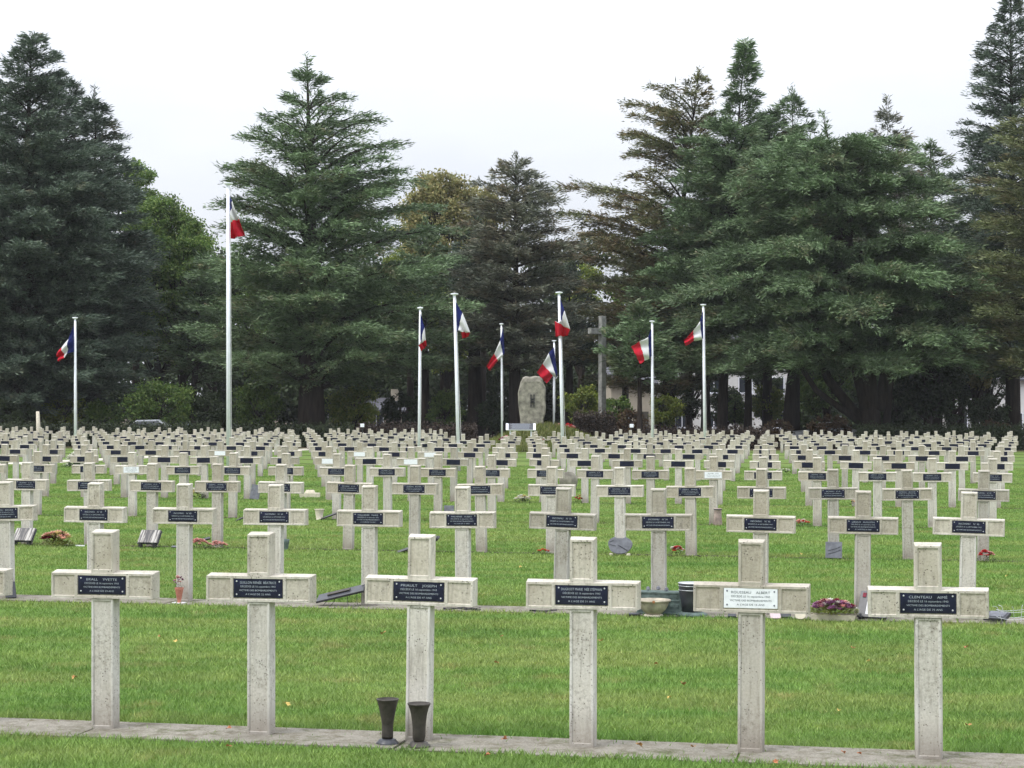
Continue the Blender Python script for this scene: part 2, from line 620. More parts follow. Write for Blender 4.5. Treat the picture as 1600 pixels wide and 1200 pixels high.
# grass blades: short mown turf, thinner with distance
def grass():
    Vs = []
    N0 = 1120000
    zmin, zmax = 8.8, 66.0
    u = rng.random(N0)
    z = (zmin ** .4 + u * (zmax ** .4 - zmin ** .4)) ** 2.5
    x = (rng.random(N0) * 2 - 1) * (z * 0.2667 * 1.10 + 0.5)
    # distance to nearest row line
    q = (x - P0.x) * perp.x + (z - P0.y) * perp.y
    step = CV.x * perp.x + CV.y * perp.y
    k = np.round(q / step)
    dq = q - k * step
    along = (x * rd.x + z * rd.y)
    wob = 0.018 * np.sin(along * 9.1) + 0.014 * np.sin(along * 23.7 + 1.3) + 0.01 * np.sin(along * 51)
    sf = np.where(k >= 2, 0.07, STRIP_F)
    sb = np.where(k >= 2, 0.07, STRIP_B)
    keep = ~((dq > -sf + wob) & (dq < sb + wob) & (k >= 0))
    # sparse weeds stay on the strip
    keep |= rng.random(N0) < 0.012
    x, z, dq, sb, sf = x[keep], z[keep], dq[keep], sb[keep], sf[keep]
    n = len(x)
    h = (0.018 + 0.016 * rng.random(n)) * (1 + 0.15 * np.sin(x * 2.3 + z) * np.sin(z * 1.7))
    edge = (dq >= sb) & (dq < sb + 0.10)
    h[edge] *= 1.6
    edge = (dq <= -sf) & (dq > -sf - 0.07)
    h[edge] *= 1.35
    w = 0.0032 * (z / 10.0) ** 0.8 * (0.7 + 0.8 * rng.random(n))
    h *= (1 + 0.004 * (z - 10))
    a = rng.random(n) * math.pi * 2
    lean = h * (0.3 + 0.9 * rng.random(n))
    la = rng.random(n) * math.pi * 2
    c, s = np.cos(a) * w, np.sin(a) * w
    V = np.empty((n, 3, 3), np.float32)
    V[:, 0] = np.stack([x - c, z - s * 0.5, np.full(n, 0.0)], 1)
    V[:, 1] = np.stack([x + c, z + s * 0.5, np.full(n, 0.0)], 1)
    V[:, 2] = np.stack([x + np.cos(la) * lean, z + np.sin(la) * lean, h], 1)
    me = fast_mesh('grass', V.reshape(-1, 3), 3, [M['blades']])
    tag(link('grass', me), 'short mown grass covering the lawn between the rows of crosses', 'grass', kind='stuff')


grass()


# ------------------------------------------------------------------ the crosses
W2, D2 = 0.070, 0.040      # half width, half depth of the shaft at the back
DR = 0.007                 # draft: the front is a little narrower than the back
AZ0, AZ1 = 0.724, 0.874    # arm bottom and top
AH = 0.302                 # half span
HT = 1.10


def relief(mb, x0, x1, z0, z1, y, cells, border=0.015, depth=0.006, br=0.004):
    """front face at y split in x cells, each with a sunk panel"""
    xs = cells
    for (a, b, bl, brr, bb, bt, dp) in xs:
        ix0, ix1, iz0, iz1 = a + bl, b - brr, z0 + bb, z1 - bt
        jx0, jx1, jz0, jz1 = ix0 + br, ix1 - br, iz0 + br, iz1 - br
        vs = [(a, y, z0), (b, y, z0), (b, y, z1), (a, y, z1),
              (ix0, y, iz0), (ix1, y, iz0), (ix1, y, iz1), (ix0, y, iz1),
              (jx0, y + dp, jz0), (jx1, y + dp, jz0), (jx1, y + dp, jz1), (jx0, y + dp, jz1)]
        mb.add(vs, [(0, 1, 5, 4), (1, 2, 6, 5), (2, 3, 7, 6), (3, 0, 4, 7),
                    (4, 5, 9, 8), (5, 6, 10, 9), (6, 7, 11, 10), (7, 4, 8, 11)])
        mb.add(vs[8:], [(0, 1, 2, 3)], 1)


def shell(mb, x0, x1, z0, z1, yf, yb, dl, dr, db, dt, bottom=True, top=True, back=True):
    """sides of a block whose front rect x0..x1,z0..z1 is inset from the back rect"""
    f = [(x0, yf, z0), (x1, yf, z0), (x1, yf, z1), (x0, yf, z1)]
    b = [(x0 - dl, yb, z0 - db), (x1 + dr, yb, z0 - db), (x1 + dr, yb, z1 + dt), (x0 - dl, yb, z1 + dt)]
    fs = [(1, 5, 6, 2), (4, 0, 3, 7)]
    if top:
        fs.append((3, 2, 6, 7))
    if bottom:
        fs.append((0, 4, 5, 1))
    if back:
        fs.append((5, 4, 7, 6))
    mb.add(f + b, fs)


def post_mesh(seed, lod):
    r = random.Random(seed)
    mb = MB()
    w = W2 - DR
    bd = 0.0115
    relief(mb, -w, w, -0.05, AZ0, -D2, [(-w, w, bd, bd, 0.075, 0.011, 0.006)])
    shell(mb, -w, w, -0.05, AZ0, -D2, D2, DR, DR, 0, 0, bottom=False, top=False)
    relief(mb, -w, w, AZ1 - 0.0125, HT - 0.012, -D2, [(-w, w, bd, bd, 0.020, 0.011, 0.006)])
    shell(mb, -w, w, AZ1 - 0.0125, HT - 0.012, -D2, D2, DR, DR, 0, 0.012, bottom=False, top=True)
    return finish(mb, 'post', r, lod)


def arm_mesh(seed, lod):
    r = random.Random(seed + 99)
    mb = MB()
    y = -D2 - 0.006
    x = AH - DR
    p = 0.149
    z0, z1 = AZ0 + 0.002, AZ1 - 0.011
    relief(mb, -x, x, z0, z1, y, [(-x, -p, 0.011, 0.008, 0.011, 0.011, 0.006), (-p, p, 0.006, 0.006, 0.012, 0.012, 0.006), (p, x, 0.008, 0.011, 0.011, 0.011, 0.006)])
    shell(mb, -x, x, z0, z1, y, D2 + 0.004, DR, DR, 0.002, 0.011)
    return finish(mb, 'crossarm', r, lod)


def finish(mb, name, r, lod):
    me = mb.mesh(name, [M['stone'], M['stone_panel']])
    bm = bmesh.new()
    bm.from_mesh(me)
    bmesh.ops.remove_doubles(bm, verts=bm.verts, dist=1e-5)
    if lod == 0:
        ed = [e for e in bm.edges if len(e.link_faces) == 2 and e.calc_face_angle(0) > 1.2]
        bmesh.ops.bevel(bm, geom=ed, offset=0.0022, segments=1, affect='EDGES', clamp_overlap=True)
        long = [e for e in bm.edges if e.calc_length() > 0.07]
        bmesh.ops.subdivide_edges(bm, edges=long, cuts=5, use_grid_fill=False)
        for v in bm.verts:      # worn, slightly wavy arrises
            v.co.x += r.uniform(-1, 1) * 0.0007
            v.co.y += r.uniform(-1, 1) * 0.0006
            v.co.z += r.uniform(-1, 1) * 0.0007
    bm.to_mesh(me)
    bm.free()
    return me


PV = [post_mesh(i, 0) for i in range(4)]
AV = [arm_mesh(i, 0) for i in range(4)]
PF = post_mesh(50, 1)
AF = arm_mesh(50, 1)

PW, PH, PZ = 0.138, 0.0515, 0.7995     # plaque half width, half height, centre height


def plaque_mesh(mat, name='plaque'):
    mb = MB()
    y = -D2 - 0.0025
    mb.box((0, y, PZ), (2 * PW, 0.005, 2 * PH))
    me = mb.mesh(name, [mat])
    bm = bmesh.new()
    bm.from_mesh(me)
    bmesh.ops.bevel(bm, geom=list(bm.edges), offset=0.0012, segments=1, affect='EDGES')
    bm.to_mesh(me)
    bm.free()
    return me


PL_N = plaque_mesh(M['navy'])
PL_W = plaque_mesh(M['white_enamel'])
PL_G = plaque_mesh(M['slate'])


def screw_mesh(mat):
    mb = MB()
    mb.lathe([(0.0045, 0), (0.0045, 0.0012), (0.003, 0.0024)], 10, M=Matrix.Rotation(R_(90), 4, 'X'))
    return mb.mesh('screw', [mat], False)


SC_L, SC_D = screw_mesh(M['screw']), screw_mesh(M['screw_dark'])


def text_mesh(lines, mat):
    """lines: (text, size, width, z) on the plaque face, as one lettering mesh"""
    vs, fs = [], []
    for (s, size, width, z) in lines:
        cu = bpy.data.curves.new('t', 'FONT')
        cu.body = s
        cu.size = 1.0
        cu.resolution_u = 2
        cu.offset = 0.0
        ob = bpy.data.objects.new('t', cu)
        COL.objects.link(ob)
        me = bpy.data.meshes.new_from_object(ob)
        co = np.empty(len(me.vertices) * 3, np.float32)
        me.vertices.foreach_get('co', co)
        co = co.reshape(-1, 3)
        if len(co):
            x0, x1 = co[:, 0].min(), co[:, 0].max()
            sx = width / (x1 - x0)
            b = len(vs)
            for p in co:
                vs.append(((p[0] - (x0 + x1) / 2) * sx, -D2 - 0.0058, z + (p[1] - 0.35) * size))
            fs += [[b + i for i in pl.vertices] for pl in me.polygons]
        bpy.data.objects.remove(ob)
        bpy.data.curves.remove(cu)
        bpy.data.meshes.remove(me)
    me = bpy.data.meshes.new('lettering')
    me.from_pydata(vs, [], fs)
    me.materials.append(mat)
    return me


def epitaph(name, w, who, age, mat):
    z = PZ
    if age:
        L = [(name, 0.0185, w, z + 0.0305), (who + ' LE 16 septembre 1943', 0.0145, 0.198, z + 0.0095),
             ('VICTIME DES BOMBARDEMENTS', 0.0135, 0.214, z - 0.0115), (f"A L'AGE DE {age} ANS", 0.0135, 0.142, z - 0.0325)]
    else:
        L = [(name, 0.0210, w, z + 0.026), (who + ' LE 16 SEPTEMBRE 1943', 0.015, 0.210, z + 0.000),
             ('VICTIME DES BOMBARDEMENTS', 0.015, 0.210, z - 0.026)]
    return text_mesh(L, mat)


TX = {
    (-3, 0): epitaph('BRALL    YVETTE', 0.178, 'DÉCÉDÉE', 23, M['letter']),
    (-2, 0): epitaph('GUILLON RENÉE  BÉATRICE', 0.205, 'DÉCÉDÉE', 22, M['letter']),
    (-1, 0): epitaph('PRIAULT    JOSEPH', 0.195, 'DÉCÉDÉ', 47, M['letter']),
    (0, 0): epitaph('DUGROST MARIE  NÉE STÉPHAN', 0.215, 'DÉCÉDÉE', 31, M['letter']),
    (1, 0): epitaph('ROUSSEAU    ALBERT', 0.200, 'DÉCÉDÉ', 16, M['letter_dark']),
    (2, 0): epitaph('CLENTEAU    AIMÉ', 0.190, 'DÉCÉDÉ', 75, M['letter']),
    (-2, 1): epitaph('MALHERBE   MARIE', 0.190, 'DÉCÉDÉE', 34, M['letter']),
    (-1, 1): epitaph('MALHERBE   ALBERT', 0.190, 'DÉCÉDÉ', 41, M['letter']),
    (3, 1): epitaph('LEROUX   AUGUSTIN', 0.190, 'DÉCÉDÉ', 58, M['letter']),
}
T_INC = [epitaph(f'INCONNU    N° {k}', 0.170, 'DÉCÉDÉ', None, M['letter']) for k in (89, 49, 73, 34, 45)]
T_NAM = [epitaph(f'{k}', 0.190, 'DÉCÉDÉ', a, M['letter']) for k, a in (('LERAY   ANNE', 62), ('MOREAU   JEANNE', 50))]
INC_AT = {(-4, 1): 0, (-3, 1): 1, (0, 1): 2, (1, 1): 3, (4, 1): 4}

ORD = ['first', 'second', 'third', 'fourth', 'fifth', 'sixth', 'seventh', 'eighth', 'ninth', 'tenth', 'eleventh', 'twelfth',
       'thirteenth', 'fourteenth', 'fifteenth', 'sixteenth', 'seventeenth', 'eighteenth', 'nineteenth']
TENS = {2: 'twent', 3: 'thirt', 4: 'fort', 5: 'fift', 6: 'sixt'}


def ordinal(k):
    if k <= 19:
        return ORD[k - 1]
    t, u = divmod(k, 10)
    return TENS[t] + 'ieth' if u == 0 else TENS[t] + 'y-' + ORD[u - 1]


# pixels (plaque centres) where the photograph shows a white plaque
WHITE_AT = [(1169, 935), (1105, 742), (210, 734), (512, 722), (343, 709), (563, 711), (645, 723), (676, 712)]
ROW1_LAB = {
    -3: 'leftmost full stone cross of the nearest row, dark plaque, clear right side face',
    -2: 'weathered stone cross in the nearest row, second full cross from the left, dark plaque',
    -1: 'speckled stone cross in the nearest row with two flared vases at its foot',
    0: 'stone cross in the nearest row between the vases cross and the white plaque cross',
    1: 'stone cross in the nearest row with a white plaque and dark letters',
    2: 'rightmost stone cross of the nearest row, dark plaque, mottled head and shaft',
}
ROW2_LAB = {
    -6: 'stone cross cut by the left photo edge in the second row, streaked shaft',
    -5: 'second-row stone cross directly behind the leftmost near cross, navy plaque',
    -4: 'second-row stone cross with the pink flower pot standing beside its foot',
    -3: 'second-row stone cross partly behind the second near cross, navy plaque',
    -2: 'second-row stone cross left of the vases cross, four-line navy plaque',
    -1: 'second-row stone cross right of the vases cross, four-line navy plaque',
    0: 'second-row stone cross with a stained left arm, just left of photo centre line',
    1: 'second-row stone cross rising behind the fluted stone bowl, navy plaque',
    2: 'second-row stone cross whose shaft hides behind the white plaque cross',
    3: 'second-row stone cross with black stains low on both arms, beside purple flowers',
    4: 'rightmost stone cross of the second row, above the dark book plaque',
}

spots = []
for r in range(0, 13):
    for n in range(-40, 40):
        p = gp(n, r)
        x, y = to_px(p.x, p.y, 0.8)
        if x < -75 or x > (1650 if r < 3 else 1583):
            continue
        if r >= 11 and 690 < x < 962:
            continue
        if r >= 9 and 700 < x < 772:
            continue
        if r == 12 and (rnd.random() < 0.12):
            continue
        spots.append((r, n, p, x, y))
spots.sort(key=lambda s: (s[0], s[3]))
main, rest = [], []
for s in spots:
    (main if len(main) < 300 else rest).append(s)
count_in_row = {}
for s in spots:
    if s[3] > -38:
        count_in_row[s[0]] = count_in_row.get(s[0], 0) + 1
ix = {}
cr_rnd = random.Random(5)
for (r, n, p, x, y) in main:
    jx, jy = cr_rnd.gauss(0, .006 if r < 3 else .02 + .004 * r), cr_rnd.gauss(0, .012 if r < 3 else .03)
    yaw = ROW_ANG + cr_rnd.gauss(0, R_(0.9))
    ix[r] = ix.get(r, 0) + (1 if x > -38 else 0)
    white = any(abs(x - wx) < (40 if r == 0 else 12) and abs(y - wy) < (20 if r == 0 else 7) for wx, wy in WHITE_AT)
    if r == 0 and n in ROW1_LAB:
        lab = ROW1_LAB[n]
    elif r == 1 and n in ROW2_LAB:
        lab = ROW2_LAB[n]
    elif x <= -38:
        lab = f"stone cross at the left photo edge of the {ordinal(r + 1)} row from the front"
    else:
        lab = f"stone cross with {'white' if white else 'navy'} plaque, {ordinal(ix[r])} from left in {ordinal(r + 1)} row from front"
    e = empty('memorial_cross', (p.x + jx, p.y + jy, 0.0), yaw, lab, 'grave cross', 'stone crosses in rows on the lawn')
    e.rotation_euler = (cr_rnd.gauss(0, R_(.6)), cr_rnd.gauss(0, R_(.25 if r == 0 else .6)), yaw)
    v = (n * 7 + r * 3) % 4
    near = r < 4
    link('post', PV[v] if near else PF, e)
    link('crossarm', AV[v] if near else AF, e)
    pl = link('plaque', PL_W if white else PL_N, e)
    if white:
        pl['label'] = 'white plaque with dark lettering'
    if r < 4:
        if (n, r) in TX:
            tm = TX[(n, r)]
        elif (n, r) in INC_AT:
            tm = T_INC[INC_AT[(n, r)]]
        else:
            tm = (T_INC + T_NAM)[(n * 5 + r) % 7]
        if white and (n, r) not in TX:
            tm = tm.copy()
            tm.materials.clear()
            tm.materials.append(M['letter_dark'])
        link('lettering', tm, pl)
    if r < 3:
        for sx in (-1, 1):
            for sz in (-1, 1):
                sc = link('screw', SC_D if white else SC_L, pl)
                sc.location = (sx * (PW - 0.017), -D2 - 0.005, PZ + sz * (PH - 0.016) + 0.001)

# the farthest crosses beyond the first three hundred: one mass
big_v, big_f, big_m = [], [], []


def bake(me, mat4, mi):   # slot 0 stone, 1 plaque, 2 sunk panels
    b = len(big_v)
    for vv in me.vertices:
        big_v.append(tuple(mat4 @ vv.co))
    for pl in me.polygons:
        big_f.append([b + i for i in pl.vertices])
        big_m.append(mi if mi else (2 if pl.material_index else 0))


for (r, n, p, x, y) in rest:
    yaw = ROW_ANG + cr_rnd.gauss(0, R_(1.2))
    m4 = Matrix.Translation((p.x + cr_rnd.gauss(0, .10), p.y + cr_rnd.gauss(0, .25), cr_rnd.gauss(0, .01))) @ Matrix.Rotation(yaw, 4, 'Z')
    bake(PF, m4, 0)
    bake(AF, m4, 0)
    bake(PL_N, m4, 1)
me = bpy.data.meshes.new('far_crosses')
me.from_pydata(big_v, [], big_f)
me.materials.append(M['stone'])
me.materials.append(M['navy'])
me.materials.append(M['stone_panel'])
me.polygons.foreach_set('material_index', big_m)
if rest:
    tag(link('far_crosses', me), 'farthest pale stone crosses packed along the foot of the trees', 'grave crosses', kind='stuff')
print('crosses', len(main), len(rest))


# ------------------------------------------------------------------ grave ornaments
def blossom(mb, c, r, mi, rr, n=9):
    c = Vector(c)
    for ring, (tilt, rad) in enumerate(((0.25, 1.0), (0.8, 0.75), (1.25, 0.45))):
        k = max(4, int(n * rad))
        for i in range(k):
            a = 2 * math.pi * (i + 0.5 * ring) / k + rr.uniform(-.2, .2)
            d = Vector((math.cos(a) * math.cos(tilt), math.sin(a) * math.cos(tilt), math.sin(tilt)))
            s = Vector((-math.sin(a), math.cos(a), 0))
            t = c + d * r * rad
            m = c + d * r * rad * 0.55
            mb.add([c, m + s * r * .32, t + Vector((0, 0, r * .06)), m - s * r * .32], [(0, 1, 2, 3)], mi)


def posy(name, x, r, w, h, mats, label, cat='flowers', off=0.28, base=0.02, seed=1, leaf='leafgreen', nb=None, group=None, dens=1.0, pot=None, at=None):
    """low arrangement of flowers: parts blossoms (per colour) and leaves"""
    rr = random.Random(seed)
    p = at if at is not None else row_at(x, r, off)
    e = empty(name, (p.x, p.y, 0), ROW_ANG, label, cat, group)
    lv = MB()
    for i in range(int(150 * dens)):
        a, u = rr.uniform(0, 2 * math.pi), math.sqrt(rr.random())
        px_, py_ = math.cos(a) * u * w / 2, math.sin(a) * u * w * .3
        pz = base + h * (1 - u * u) * rr.uniform(.1, .8) + 0.005
        d = Vector((math.cos(a) * rr.uniform(.4, 1), math.sin(a) * rr.uniform(.3, 1), rr.uniform(-.1, .7))).normalized() * w * rr.uniform(.08, .16)
        s = d.cross(Vector((0, 0, 1))).normalized() * d.length * .25
        c = Vector((px_, py_, pz))
        lv.add([c, c + d * .5 + s, c + d, c + d * .5 - s], [(0, 1, 2, 3)])
    lv.build('leaves', M[leaf], e)
    nb = int((nb or 16) * 1.6)
    for mi, mn in enumerate(mats):
        bl = MB()
        for i in range(max(2, nb // len(mats))):
            a, u = rr.uniform(0, 2 * math.pi), math.sqrt(rr.random()) * .9
            c = (math.cos(a) * u * w / 2, math.sin(a) * u * w * .28 - w * .05, base + h * (.35 + .6 * (1 - u * u)) * rr.uniform(.8, 1.05))
            blossom(bl, c, min(h * .40, w * .15) * rr.uniform(.75, 1.15), 0, rr)
        bl.build('blossoms', M[mn], e)
    if pot:
        pot(e)
    return e


def flared_vase(x, label, off, fat):
    p = row_at(x, 0, off)
    e = empty('grave_vase', (p.x, p.y, 0.005), 0, label, 'vase', 'flared vases at the foot of a near cross')
    b = MB()
    prof = [(0.028, 0.032), (0.030, 0.04)]
    if fat:
        prof += [(0.033, 0.05), (0.034, 0.10), (0.034, 0.103), (0.0355, 0.12), (0.041, 0.165), (0.049, 0.20), (0.058, 0.222), (0.0605, 0.224), (0.0605, 0.230), (0.056, 0.231), (0.047, 0.20), (0.03, 0.12), (0.002, 0.10)]
    else:
        for i in range(9):
            prof += [(0.0305, 0.040 + i * .0075), (0.0295, 0.0435 + i * .0075)]
        prof += [(0.031, 0.11), (0.035, 0.14), (0.042, 0.175), (0.050, 0.21), (0.0565, 0.232), (0.059, 0.234), (0.059, 0.240), (0.055, 0.241), (0.045, 0.20), (0.028, 0.12), (0.002, 0.10)]
    b.lathe(prof, 32)
    b.build('body', M['bronze'], e, smooth=True)
    f = MB()
    f.lathe([(0.058, 0.0), (0.060, 0.006), (0.058, 0.013), (0.050, 0.018), (0.046, 0.026), (0.034, 0.032), (0.0, 0.033)], 32)
    f.build('base', M['dark_slate'] if not fat else M['bronze'], e, smooth=True)
    return e


flared_vase(608, 'dark ribbed flared vase standing left of the third near cross', 0.17, False)
flared_vase(657, 'dark smooth flared vase standing in front of the third near cross', 0.22, True)


def slab(name, x, r, w, h, mat, label, off=0.2, tilt=-20, base=0.01, yaw=0.0, t=0.02, cat='plaque', shape='rect', feet=False, footmat='black', roll=0.0, group=None, z=None):
    """upright or reclined memorial plaque on small feet"""
    p = row_at(x, r, off)
    e = empty(name, (p.x, p.y, 0.005), ROW_ANG + yaw, label, cat, group)
    Mx = Matrix.Translation((0, 0, base)) @ Matrix.Rotation(R_(roll), 4, 'Y') @ Matrix.Rotation(R_(tilt), 4, 'X')
    mb = MB()
    if shape == 'rect':
        mb.box((0, 0, h / 2), (w, t, h), M=Mx)
        mb.build('slab', mat, e, bevel=0.0025)
    else:
        if shape == 'heart':
            pts = []
            for i in range(28):
                a = 2 * math.pi * i / 28
                rx = w / 2 * (1 + .06 * math.sin(3 * a + .5))
                rz = h / 2 * (1 + .05 * math.cos(2 * a))
                xx, zz = rx * math.cos(a), rz * math.sin(a) + h / 2
                if zz > h * .82 and abs(xx) < w * .12:
                    zz -= h * .10
                zz = max(zz, h * .03)
                pts.append((xx, zz))
        elif shape == 'wedge':
            pts = [(-w / 2, 0), (w / 2, 0), (w * .42, h), (w * .15, h * .82), (-w * .2, h * .35)]
        elif shape == 'book':
            pts = [(-w / 2, 0), (w / 2, 0), (w / 2, h * .9), (w * .06, h), (0, h * .93), (-w * .06, h), (-w / 2, h * .9)]
        n = len(pts)
        vs = [(a, -t / 2, b) for a, b in pts] + [(a, t / 2, b) for a, b in pts]
        fs = [tuple(range(n)), tuple(range(n, 2 * n))[::-1]] + [(i, i + n, (i + 1) % n + n, (i + 1) % n) for i in range(n)]
        mb.add(vs, fs, 0, Mx)
        mb.build('slab', mat, e, bevel=0.0015)
    if feet:
        for s in (-1, 1):
            fb = MB()
            fb.box((s * w * .36, 0.01, base * .5 + .004), (w * .13, 0.07, base + .012))
            fb.build('foot', M[footmat], e, bevel=0.002)
    return e, Mx


def groove(e, Mx, segs, mat, y, w=0.006):
    mb = MB()
    for (x0, z0, x1, z1) in segs:
        d = Vector((x1 - x0, 0, z1 - z0))
        s = Vector((-d.z, 0, d.x)).normalized() * w / 2
        a, b = Vector((x0, y, z0)), Vector((x1, y, z1))
        mb.add([a - s, b - s, b + s, a + s, a - s + Vector((0, .003, 0)), b - s + Vector((0, .003, 0)), b + s + Vector((0, .003, 0)), a + s + Vector((0, .003, 0))],
               [(0, 1, 2, 3), (0, 4, 5, 1), (1, 5, 6, 2), (2, 6, 7, 3), (3, 7, 4, 0)], 0, Mx)
    mb.build('engraving', mat, e)


# row 2 (second row)
def pot_pink(e):
    b = MB()
    b.lathe([(0.035, 0.0), (0.036, 0.008), (0.018, 0.012), (0.016, 0.02), (0.023, 0.05), (0.036, 0.12), (0.043, 0.145), (0.040, 0.147), (0.034, 0.12), (0.002, 0.10)], 20)
    b.build('vase', M['terracotta'], e, smooth=True)
    s = MB()
    s.lathe([(0.075, 0.0), (0.078, 0.008), (0.055, 0.010), (0.0, 0.010)], 24)
    s.build('saucer', M['white_enamel'], e, smooth=True)


posy('flower_vase', 282, 1, 0.12, 0.12, ['f_rose', 'f_mauve'], 'slim terracotta vase of faded pink flowers beside a second-row cross', 'vase', off=0.15, base=0.14, seed=3, nb=14, dens=.35, pot=pot_pink)

slab('reclined_plaque', 138, 1, 0.20, 0.17, M['dark_slate'], 'dark slate wedge plaque behind the leftmost near cross', off=-.5, tilt=-38, shape='wedge', base=.15)
slab('reclined_plaque', 20, 1, 0.10, 0.16, M['dark_slate'], 'dark leaning plaque beside the second-row cross at the left edge', off=.15, tilt=-25, yaw=.7)

# long dark slab on thin wire legs, seen on edge
p = row_at(535, 1, .1)
e = empty('wire_leg_plaque', (p.x, p.y, .005), ROW_ANG, 'long dark plaque on thin wire legs leaning between the second and third near crosses', 'plaque')
mb = MB()
Mx = Matrix.Translation((0, 0, .115)) @ Matrix.Rotation(R_(-14), 4, 'Y') @ Matrix.Rotation(R_(-72), 4, 'X')
mb.box((0, 0, 0), (.46, .022, .16), M=Mx)
mb.build('slab', M['dark_slate'], e, bevel=.003)
mb = MB()
mb.box((-.02, -.02, .01), (.22, .012, .05), M=Mx)
mb.build('ornament', M['bronze'], e, bevel=.003)
for sx in (-.13, -.06, .06, .15):
    q = MB()
    q.tube([(sx, -.02, .11 + sx * .25), (sx + .01, -.05, .05), (sx + .03 * (1 if sx > 0 else -1), -.07, 0)], .0028, 6)
    q.build('leg', M['black'], e)

# navy desk-shaped plaque behind the third near cross
e, Mx = slab('polished_plaque', 626, 1, .24, .10, M['navy_gloss'], 'polished navy stone box plaque seen left of the third near cross head', off=-.9, tilt=-50, base=.10, t=.05, feet=True)
mb = MB()
mb.box((.01, -.028, .07), (.17, .004, .035), M=Mx)
mb.build('panel', M['slate'], e)

# thin wire tangle on the strip
p = row_at(722, 1, .28)
e = MB()
rr = random.Random(9)
for k in range(5):
    pts = [(-.16 + .065 * i + rr.uniform(-.01, .01), rr.uniform(-.03, .03), .01 + rr.random() * .025) for i in range(6)]
    e.tube(pts, .0035, 5)
tag(e.build('wire_tangle', M['black'], loc=(p.x, p.y, .005)), 'flat tangle of dark wire lying right of the third near cross', 'wire')
p = row_at(850, 1, .25)
e = MB()
for k in range(3):
    pts = [(-.12 + .06 * i, rr.uniform(-.03, .03), .008 + rr.random() * .02) for i in range(5)]
    e.tube(pts, .005, 5)
tag(e.build('wire_scrap', M['black'], loc=(p.x, p.y, .005)), 'low dark wire scrap lying left of the fourth near cross', 'wire')

# green-grey planter box with carved front
p = row_at(1033, 1, .16)
e = empty('planter_box', (p.x, p.y, .005), ROW_ANG, 'grey-green moulded planter box standing behind the fluted bowl', 'planter')
mb = MB()
mb.box((0, .02, .105), (.40, .16, .19), taper=-.010)
mb.box((0, -.005, .012), (.42, .19, .02))
mb.build('box', M['verdigris'], e, bevel=.004)
mb = MB()
mb.box((0, -.068, .125), (.34, .006, .012))
mb.box((0, -.072, .195), (.42, .014, .014))
for i in range(7):
    mb.box((-.15 + i * .05, -.068, .160), (.018, .008, .028))
    mb.box((-.15 + i * .05, -.066, .080), (.026, .010, .026))
mb.build('moulding', M['verdigris'], e, bevel=.002)
mb = MB()
for q in ((-.11, .0, .215), (-.02, .0, .22), (.05, .01, .21)):
    mb.lathe([(.0, -.01), (.02, .0), (.015, .02), (.0, .028)], 8, M=Matrix.Translation(q))
mb.build('pebbles', M['slate'], e)

p = row_at(1022, 1, .38)
e = empty('stone_bowl', (p.x, p.y, .005), 0, 'pale fluted stone bowl with a rust stain, standing on the strip', 'bowl')
mb = MB()
mb.lathe([(.055, .022), (.075, .035), (.105, .065), (.125, .105), (.132, .128), (.130, .132)], 96, flute=.018, nf=32)
mb.build('bowl', M['bowl'], e, smooth=True)
mb = MB()
mb.lathe([(.128, .128), (.150, .134), (.152, .146), (.146, .150), (.125, .146), (.09, .10), (.0, .08)], 48)
mb.build('rim', M['bowl'], e, smooth=True)
mb = MB()
mb.lathe([(.082, 0), (.086, .01), (.078, .022), (.0, .024)], 40)
mb.build('base', M['cream'], e, smooth=True)
mb = MB()
mb.lathe([(.0, 0), (.013, .001), (.0, .003)], 12, M=Matrix.Translation((-.01, -.151, .141)) @ Matrix.Rotation(R_(90), 4, 'X'))
mb.build('rust_spot', M['rust'], e)
slab('small_plaque', 992, 1, .10, .03, M['dark_slate'], 'small black slab lying left of the fluted bowl', off=.4, tilt=-70, base=.012)

p = row_at(1082, 1, .22)
e = empty('round_pot', (p.x, p.y, .005), 0, 'tall dark round pot with silver bands beside the planter box', 'pot')
mb = MB()
mb.lathe([(.088, .035), (.095, .12), (.112, .20), (.118, .27), (.120, .285), (.112, .286), (.10, .2), (.0, .15)], 36)
mb.build('body', M['dark_slate'], e, smooth=True)
for z in (.285, .262, .225):
    mb = MB()
    mb.lathe([(.113 + (z - .2) * .08, z - .003), (.119 + (z - .2) * .06, z), (.113 + (z - .2) * .08, z + .003)], 36)
    mb.build('band', M['silver'], e, smooth=True)
mb = MB()
mb.lathe([(.135, 0), (.138, .016), (.115, .026), (.09, .036), (0, .036)], 36)
mb.build('base', M['verdigris'], e, smooth=True)
slab('small_plaque', 1144, 1, .07, .04, M['dark_slate'], 'small dark slab lying behind the white plaque cross, left side', off=.35, tilt=-60)
slab('small_plaque', 1213, 1, .09, .065, M['pinkstone'], 'small pale pink plaque lying right of the white plaque cross', off=.42, tilt=-45, yaw=.3)
slab('small_plaque', 1228, 1, .09, .05, M['dark_slate'], 'small black plaque behind the pale pink plaque', off=.3, tilt=-40)
slab('small_plaque', 1251, 1, .09, .06, M['cream'], 'beige shell-shaped plaque left of the purple flower trough', off=.42, tilt=-20, shape='heart')
slab('small_plaque', 126, 2, .13, .02, M['paper'], 'white paper sheet lying right of the salmon flower wreath', off=.3, tilt=-82)
slab('small_plaque', 275, 2, .10, .03, M['slate'], 'small grey slab lying right of the streaked marble plaque', off=.25, tilt=-60)


def trough(e):
    mb = MB()
    mb.box((0, 0, .03), (.36, .15, .055), taper=-.008)
    mb.build('trough', M['cream'], e, bevel=.003)


